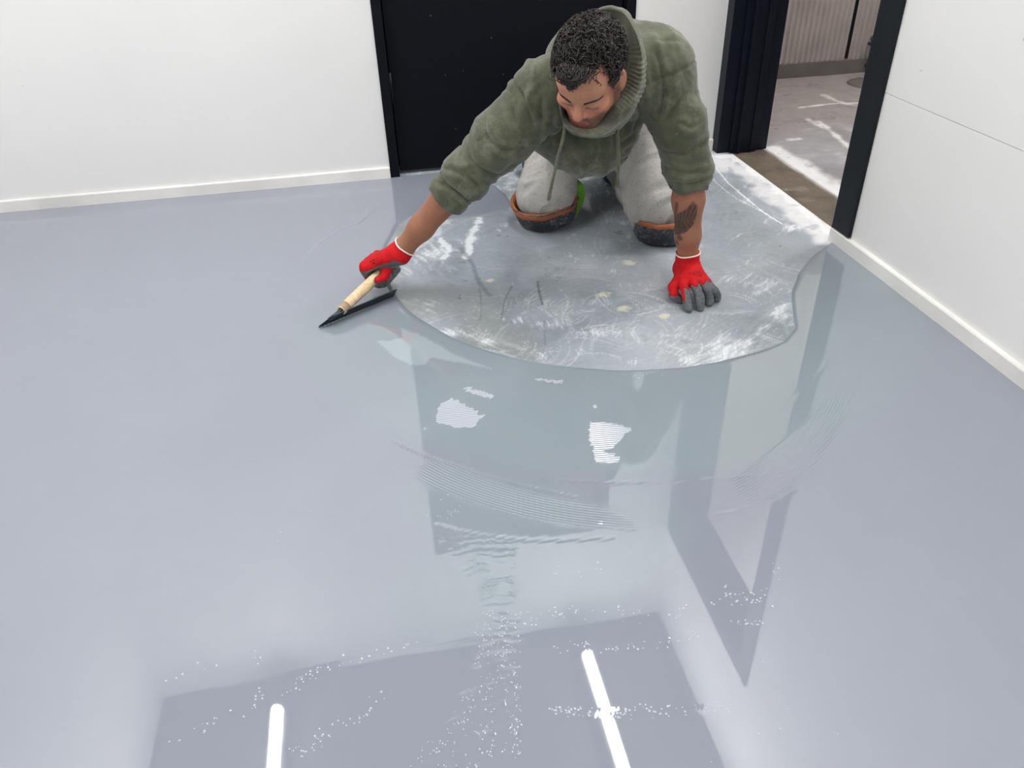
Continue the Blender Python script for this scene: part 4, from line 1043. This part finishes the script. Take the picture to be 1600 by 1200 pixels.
# ---------------------------------------------------------------- gloves
def glove_mat():
    t = NT('knit_glove'); t.set(Roughness=.75); t.b.inputs['Specular IOR Level'].default_value = .25
    t.color(t.attr('paint').outputs['Color']); t.bump(t.noise(500, 3), .35, .0008); return t.m
M['glove'] = glove_mat()
t = NT('grey_latex_dip'); t.set(Roughness=.55); n_ = t.noise(150, 4, .65); t.color(t.ramp(n_, [(.3, srgb(76, 80, 84)), (.7, srgb(112, 116, 120))])); t.bump(n_, .5, .0012); M['dip'] = t.m
M['binding'] = plain('white_elastic_binding', srgb(232, 226, 214), .7, bumps=(300, .3, .0008))
RED, RED2, INK = c3(206, 22, 30), c3(160, 12, 22), c3(60, 10, 16)
def glove(Fg, dipfn, inkfn, wr, ax, rw, bind, lab, h=.0019):
    V, F = Fg.mesh(h, 20); V = relax(V, F, 1, .4); N = vnormals(V, F)
    V = V+N*(.0007*fbm(V*90, 3, 71))[:, None]; V[:, 2] = np.maximum(V[:, 2], .0012)
    dv = dipfn(V, N)+.0035*fbm(V*140, 3, 72); col = np.tile(RED, (len(V), 1)); col = lerp3(col, RED2, .5*sstep(-.1, .5, fbm(V*35, 3, 73)))
    col = lerp3(col, c3(120, 24, 30), .6*sstep(-.012, 0, dv)); col = lerp3(col, INK, inkfn(V))
    fd = dv[F].mean(1) > 0
    def sub(fm):
        us = np.unique(F[fm]); rm_ = -np.ones(len(V), int); rm_[us] = np.arange(len(us)); return us, rm_[F[fm]]
    us, Fr = sub(~fd); me = mesh_np('glove', V[us], Fr); attr_col(me, 'paint', col[us]); g = link('glove', me, M['glove'], person); g.matrix_parent_inverse = PINV; g['label'] = lab
    us, Fr = sub(fd); Vd = V[us]+N[us]*.0006; o = pchild('palm_coating', Vd, Fr, M['dip'], g); o['label'] = 'grey rubber dipped palm and fingers'
    c0, a0_, r0 = bind; a0_ = norm(a0_); u_ = norm(np.cross(a0_, [0, 1, .2])); v_ = np.cross(a0_, u_)
    ring = [c0+r0*(math.cos(a)*u_+math.sin(a)*v_)+a0_*.0012*math.sin(3*a) for a in np.linspace(0, 2*math.pi, 41)]
    Vb, Fb = tube(ring, .0022, 8, False); o = pchild('cuff_binding', Vb, Fb, M['binding'], g); o['label'] = 'thin white cuff edge'
    return g
# left hand pressed on the floor, fingers curled down with their tips on the ground
wl = J['wrL']; dl_ = norm(J['wrL']-J['elL'])
K = [PZ(1067, 441, .060), PZ(1083, 440, .066), PZ(1098, 441, .064), PZ(1110, 446, .055)]      # knuckles, index to little finger
pips = [PZ(1071, 455, .050), PZ(1090, 454, .052), PZ(1105, 453, .047), PZ(1117, 454, .041)]
dips = [PZ(1074, 472, .025), PZ(1093, 470, .027), PZ(1108, 465, .022), PZ(1121, 461, .020)]
tips = [PZ(1076, 482, .0105), PZ(1094, 480, .0105), PZ(1108, 473, .0095), PZ(1121, 467, .009)]
Gl = Field()
cuff0 = wl-dl_*.012; cuff1 = wl+dl_*.028
Gl.cyl(cuff0-dl_*.012, cuff1, .0345, .0325, .004, .01)
for k_ in K: Gl.cap(cuff1+np.array([(k_[0]-wl[0])*.45, 0, .0]), k_+np.array([0, .004, -.006]), .0235, .0135, .016)
for a_, b_, c_, d_, r_ in zip(K, pips, dips, tips, (.0120, .0122, .0114, .0102)): Gl.chain([a_+np.array([0, 0, -.003]), b_, c_, d_], [r_*1.08, r_, r_*.95, r_*.9], .0018)
Gl.chain([cuff1+[-.012, 0, -.010], PZ(1052, 448, .042), PZ(1053, 461, .026), PZ(1062, 468, .0125)], [.016, .0140, .0125, .0110], .006)
Kc = np.mean(K, 0)
def dipL(P, N):
    f = PZ(1080, 451, .056)                              # plane across the finger roots: beyond it the grey dip begins
    ax_ = norm(np.mean(tips, 0)-np.mean(K, 0)); d = (P-Kc)@ax_-.006
    gaps = .010*np.cos((P[:, 0]-K[0][0])/(K[3][0]-K[0][0]+1e-6)*3*2*np.pi+np.pi*1)
    d = d+gaps*.5
    under = (-N[:, 2]-.35)*.03-.002
    th_ = (P[:, 0] < K[0][0]-.011)
    d = np.where(th_ & (P[:, 2] < .030), .004+(.026-P[:, 2]), np.where(th_, -.01, d))
    return np.where((P[:, 2] > .075), -.02, np.maximum(d, np.where(P[:, 2] < .05, under, -.02)))
def printer(c, ux, uy, rows):
    """small dark printed marks, placed in the plane ux, uy round c"""
    def fn(P):
        q = P-c; x, y = q@ux, q@uy; dn = np.abs(q@np.cross(ux, uy)) < .03; m_ = np.zeros(len(P))
        for (y0, xa, xb, hgt_, gap) in rows:
            inside = (np.abs(y-y0) < hgt_/2) & (x > xa) & (x < xb); m_ = np.maximum(m_, inside*(np.mod(x-xa, gap) < gap*.66))
        return m_*dn*.85
    return fn
gc = PZ(1087, 429, .075)
ga = glove(Gl, dipL, printer(gc, np.array([1., 0, 0]), norm(np.array([0, -.75, -.65])), [(-.008, -.016, .018, .0035, .005), (-.001, -.010, .020, .0035, .0045), (.006, .0, .016, .006, .004)]),
      wl, dl_, .034, (cuff0-dl_*.011, dl_, .0345), 'red knitted glove planted on the floor with curled fingers')

# right hand closed round the wooden trowel handle
hA, hB_ = PZ(620, 403, .072), PZ(533, 485, .032)
ha = norm(hB_-hA); e1 = norm(np.array([0, 0, 1.])-ha*ha[2]); e2 = np.cross(ha, e1); e2 = e2*np.sign(-e2[0]+e2[1])   # e2 points to the picture's upper left
Gr = Field(); wr = J['wrR']; dr_ = norm(J['wrR']-J['elR'])
gc0 = PZ(586, 434, .058)                                  # handle centre at the index finger
hs = (gc0-hA)@ha
def ring_pt(s, phi, r): return hA+ha*s+r*(e1*math.cos(phi)+e2*math.sin(phi))
Gr.cyl(wr-dr_*.014, wr+dr_*.022, .0325, .030, .004, .01)
frad = (.0125, .0127, .0122, .0112)
for i in range(4):
    s = hs-.006-i*.0205; R0 = .0150+frad[i]
    kn = ring_pt(s+.004, math.radians(38), R0+.017); 
    ch = [kn]+[ring_pt(s-.002*j, math.radians(a), R0+ex) for j, (a, ex) in enumerate([(75, .008), (105, .002), (140, .001), (175, 0), (210, 0), (240, .0)])]
    Gr.chain(ch, [frad[i]*1.12]+[frad[i]]*2+[frad[i]*.96]*2+[frad[i]*.9]*2, .003)
    Gr.cap(wr+dr_*.018+e2*(.010-.006*i)*1, kn-np.array([0, 0, .006]), .022, .0135, .018)
palm = ring_pt(hs-.045, math.radians(-25), .026)
Gr.cap(wr+dr_*.02, palm, .024, .017, .016)
Gr.chain([palm+ha*-.005, ring_pt(hs-.030, math.radians(-60), .026), ring_pt(hs-.008, math.radians(-82), .025), ring_pt(hs+.014, math.radians(-70), .0235)], [.017, .0145, .0125, .0108], .008)
def dipR(P, N):
    q = P-hA; s = q@ha; x, y = q@e1, q@e2; phi = np.degrees(np.arctan2(y, x)); rr = np.hypot(x, y)
    d = np.where((phi > 100) | (phi < -95), .008, -.012)
    d = np.maximum(d, (np.where(N[:, 2] < -.25, .006, -.012)))
    d = np.maximum(d, .006-(rr-.0155))*1.0
    return np.where((P-wr)@dr_ < .02, -.02, d)
kc = ring_pt(hs-.01, math.radians(38), .04)
glove(Gr, dipR, printer(kc+np.array([.012, .0, .006]), norm(ha*-.9+e2*-.2), norm(np.cross(norm(ha*-.9+e2*-.2), CC-kc)), [(-.006, -.012, .018, .004, .006), (.002, -.010, .014, .005, .005), (.010, -.006, .01, .004, .004)]),
      wr, dr_, .033, (wr-dr_*.013, dr_, .0325), 'red knitted glove gripping the wooden trowel handle')

# ================================================================== trowel
trowel = empty('trowel', tuple(PZ(498, 512, 0))); tag(trowel, 'notched steel trowel with pale wooden handle held in the red glove', 'trowel')
TINV = Matrix.Translation(-Vector(trowel.location))
def tchild(name, V, F, mat, par=None, smooth=True):
    o = link(name, mesh_np(name, V, F, smooth), mat, par or trowel)
    if par is None: o.matrix_parent_inverse = TINV
    return o
t = NT('pale_wood'); t.set(Roughness=.5); gn = t.noise(30, 4, .6, 1.5, t.coord(scale=(1, 1, 1))); t.color(t.ramp(gn, [(.3, srgb(206, 178, 136)), (.7, srgb(238, 218, 182))])); M['wood'] = t.m
M['ferrule'] = plain('tan_ferrule', srgb(168, 146, 120), .55, bumps=(60, .2, .001)); M['steel'] = plain('dark_blued_steel', srgb(52, 60, 70), .3, .7, bumps=(40, .05, .001))
n = 12; ss = np.linspace(0, np.linalg.norm(hB_-hA), n); rad = .0135+.0022*np.sin(np.linspace(0, math.pi, n)); rad[0] = .008; rad[1] = .0105
V, F = tube([hA+ha*s for s in ss], rad, 16); hd = tchild('handle', V, F, M['wood'])
V, F = tube([hB_-ha*.024, hB_-ha*.002, hB_], [.0150, .0142, .011], 16); fe_ = tchild('ferrule', V, F, M['ferrule'])
A0 = PZ(498, 512, .0025); A1 = PZ(615, 463, .0025); ed = norm(A1-A0); Lb = np.linalg.norm(A1-A0)
up_ = norm(np.array([.35, -.30, .62])-ed*np.array([.35, -.30, .62]).dot(ed))       # blade leans towards the viewer over the wet coat
V = []; F = []; k = 0; nt = int(Lb/.006); bw = .038; th = .0009; nv = np.cross(ed, up_)
out = []
for i in range(nt+1):
    s = i*Lb/nt; d0 = 0 if i % 2 == 0 else .0032; out.append((s, d0))
rows = []
for (s, d0) in out:
    top = bw*(1 if s > .035 else .25+.75*s/.035); rows.append([A0+ed*s+up_*d0-nv*th, A0+ed*s+up_*top-nv*th, A0+ed*s+up_*top+nv*th, A0+ed*s+up_*d0+nv*th])
V = np.array(rows).reshape(-1, 3)
for i in range(nt):
    for j in range(4): F.append((i*4+j, i*4+(j+1) % 4, (i+1)*4+(j+1) % 4, (i+1)*4+j))
F.append((3, 2, 1, 0)); b = nt*4; F.append((b, b+1, b+2, b+3))
blade = tchild('blade', V, np.array(F), M['steel'], smooth=False)
V, F = tube(catmull([hB_-ha*.004, hB_+ha*.018, A0+ed*.028+up_*.022, A0+ed*.045+up_*.03], 5), np.linspace(.008, .004, 16), 8); tchild('tang', V, F, M['steel'])
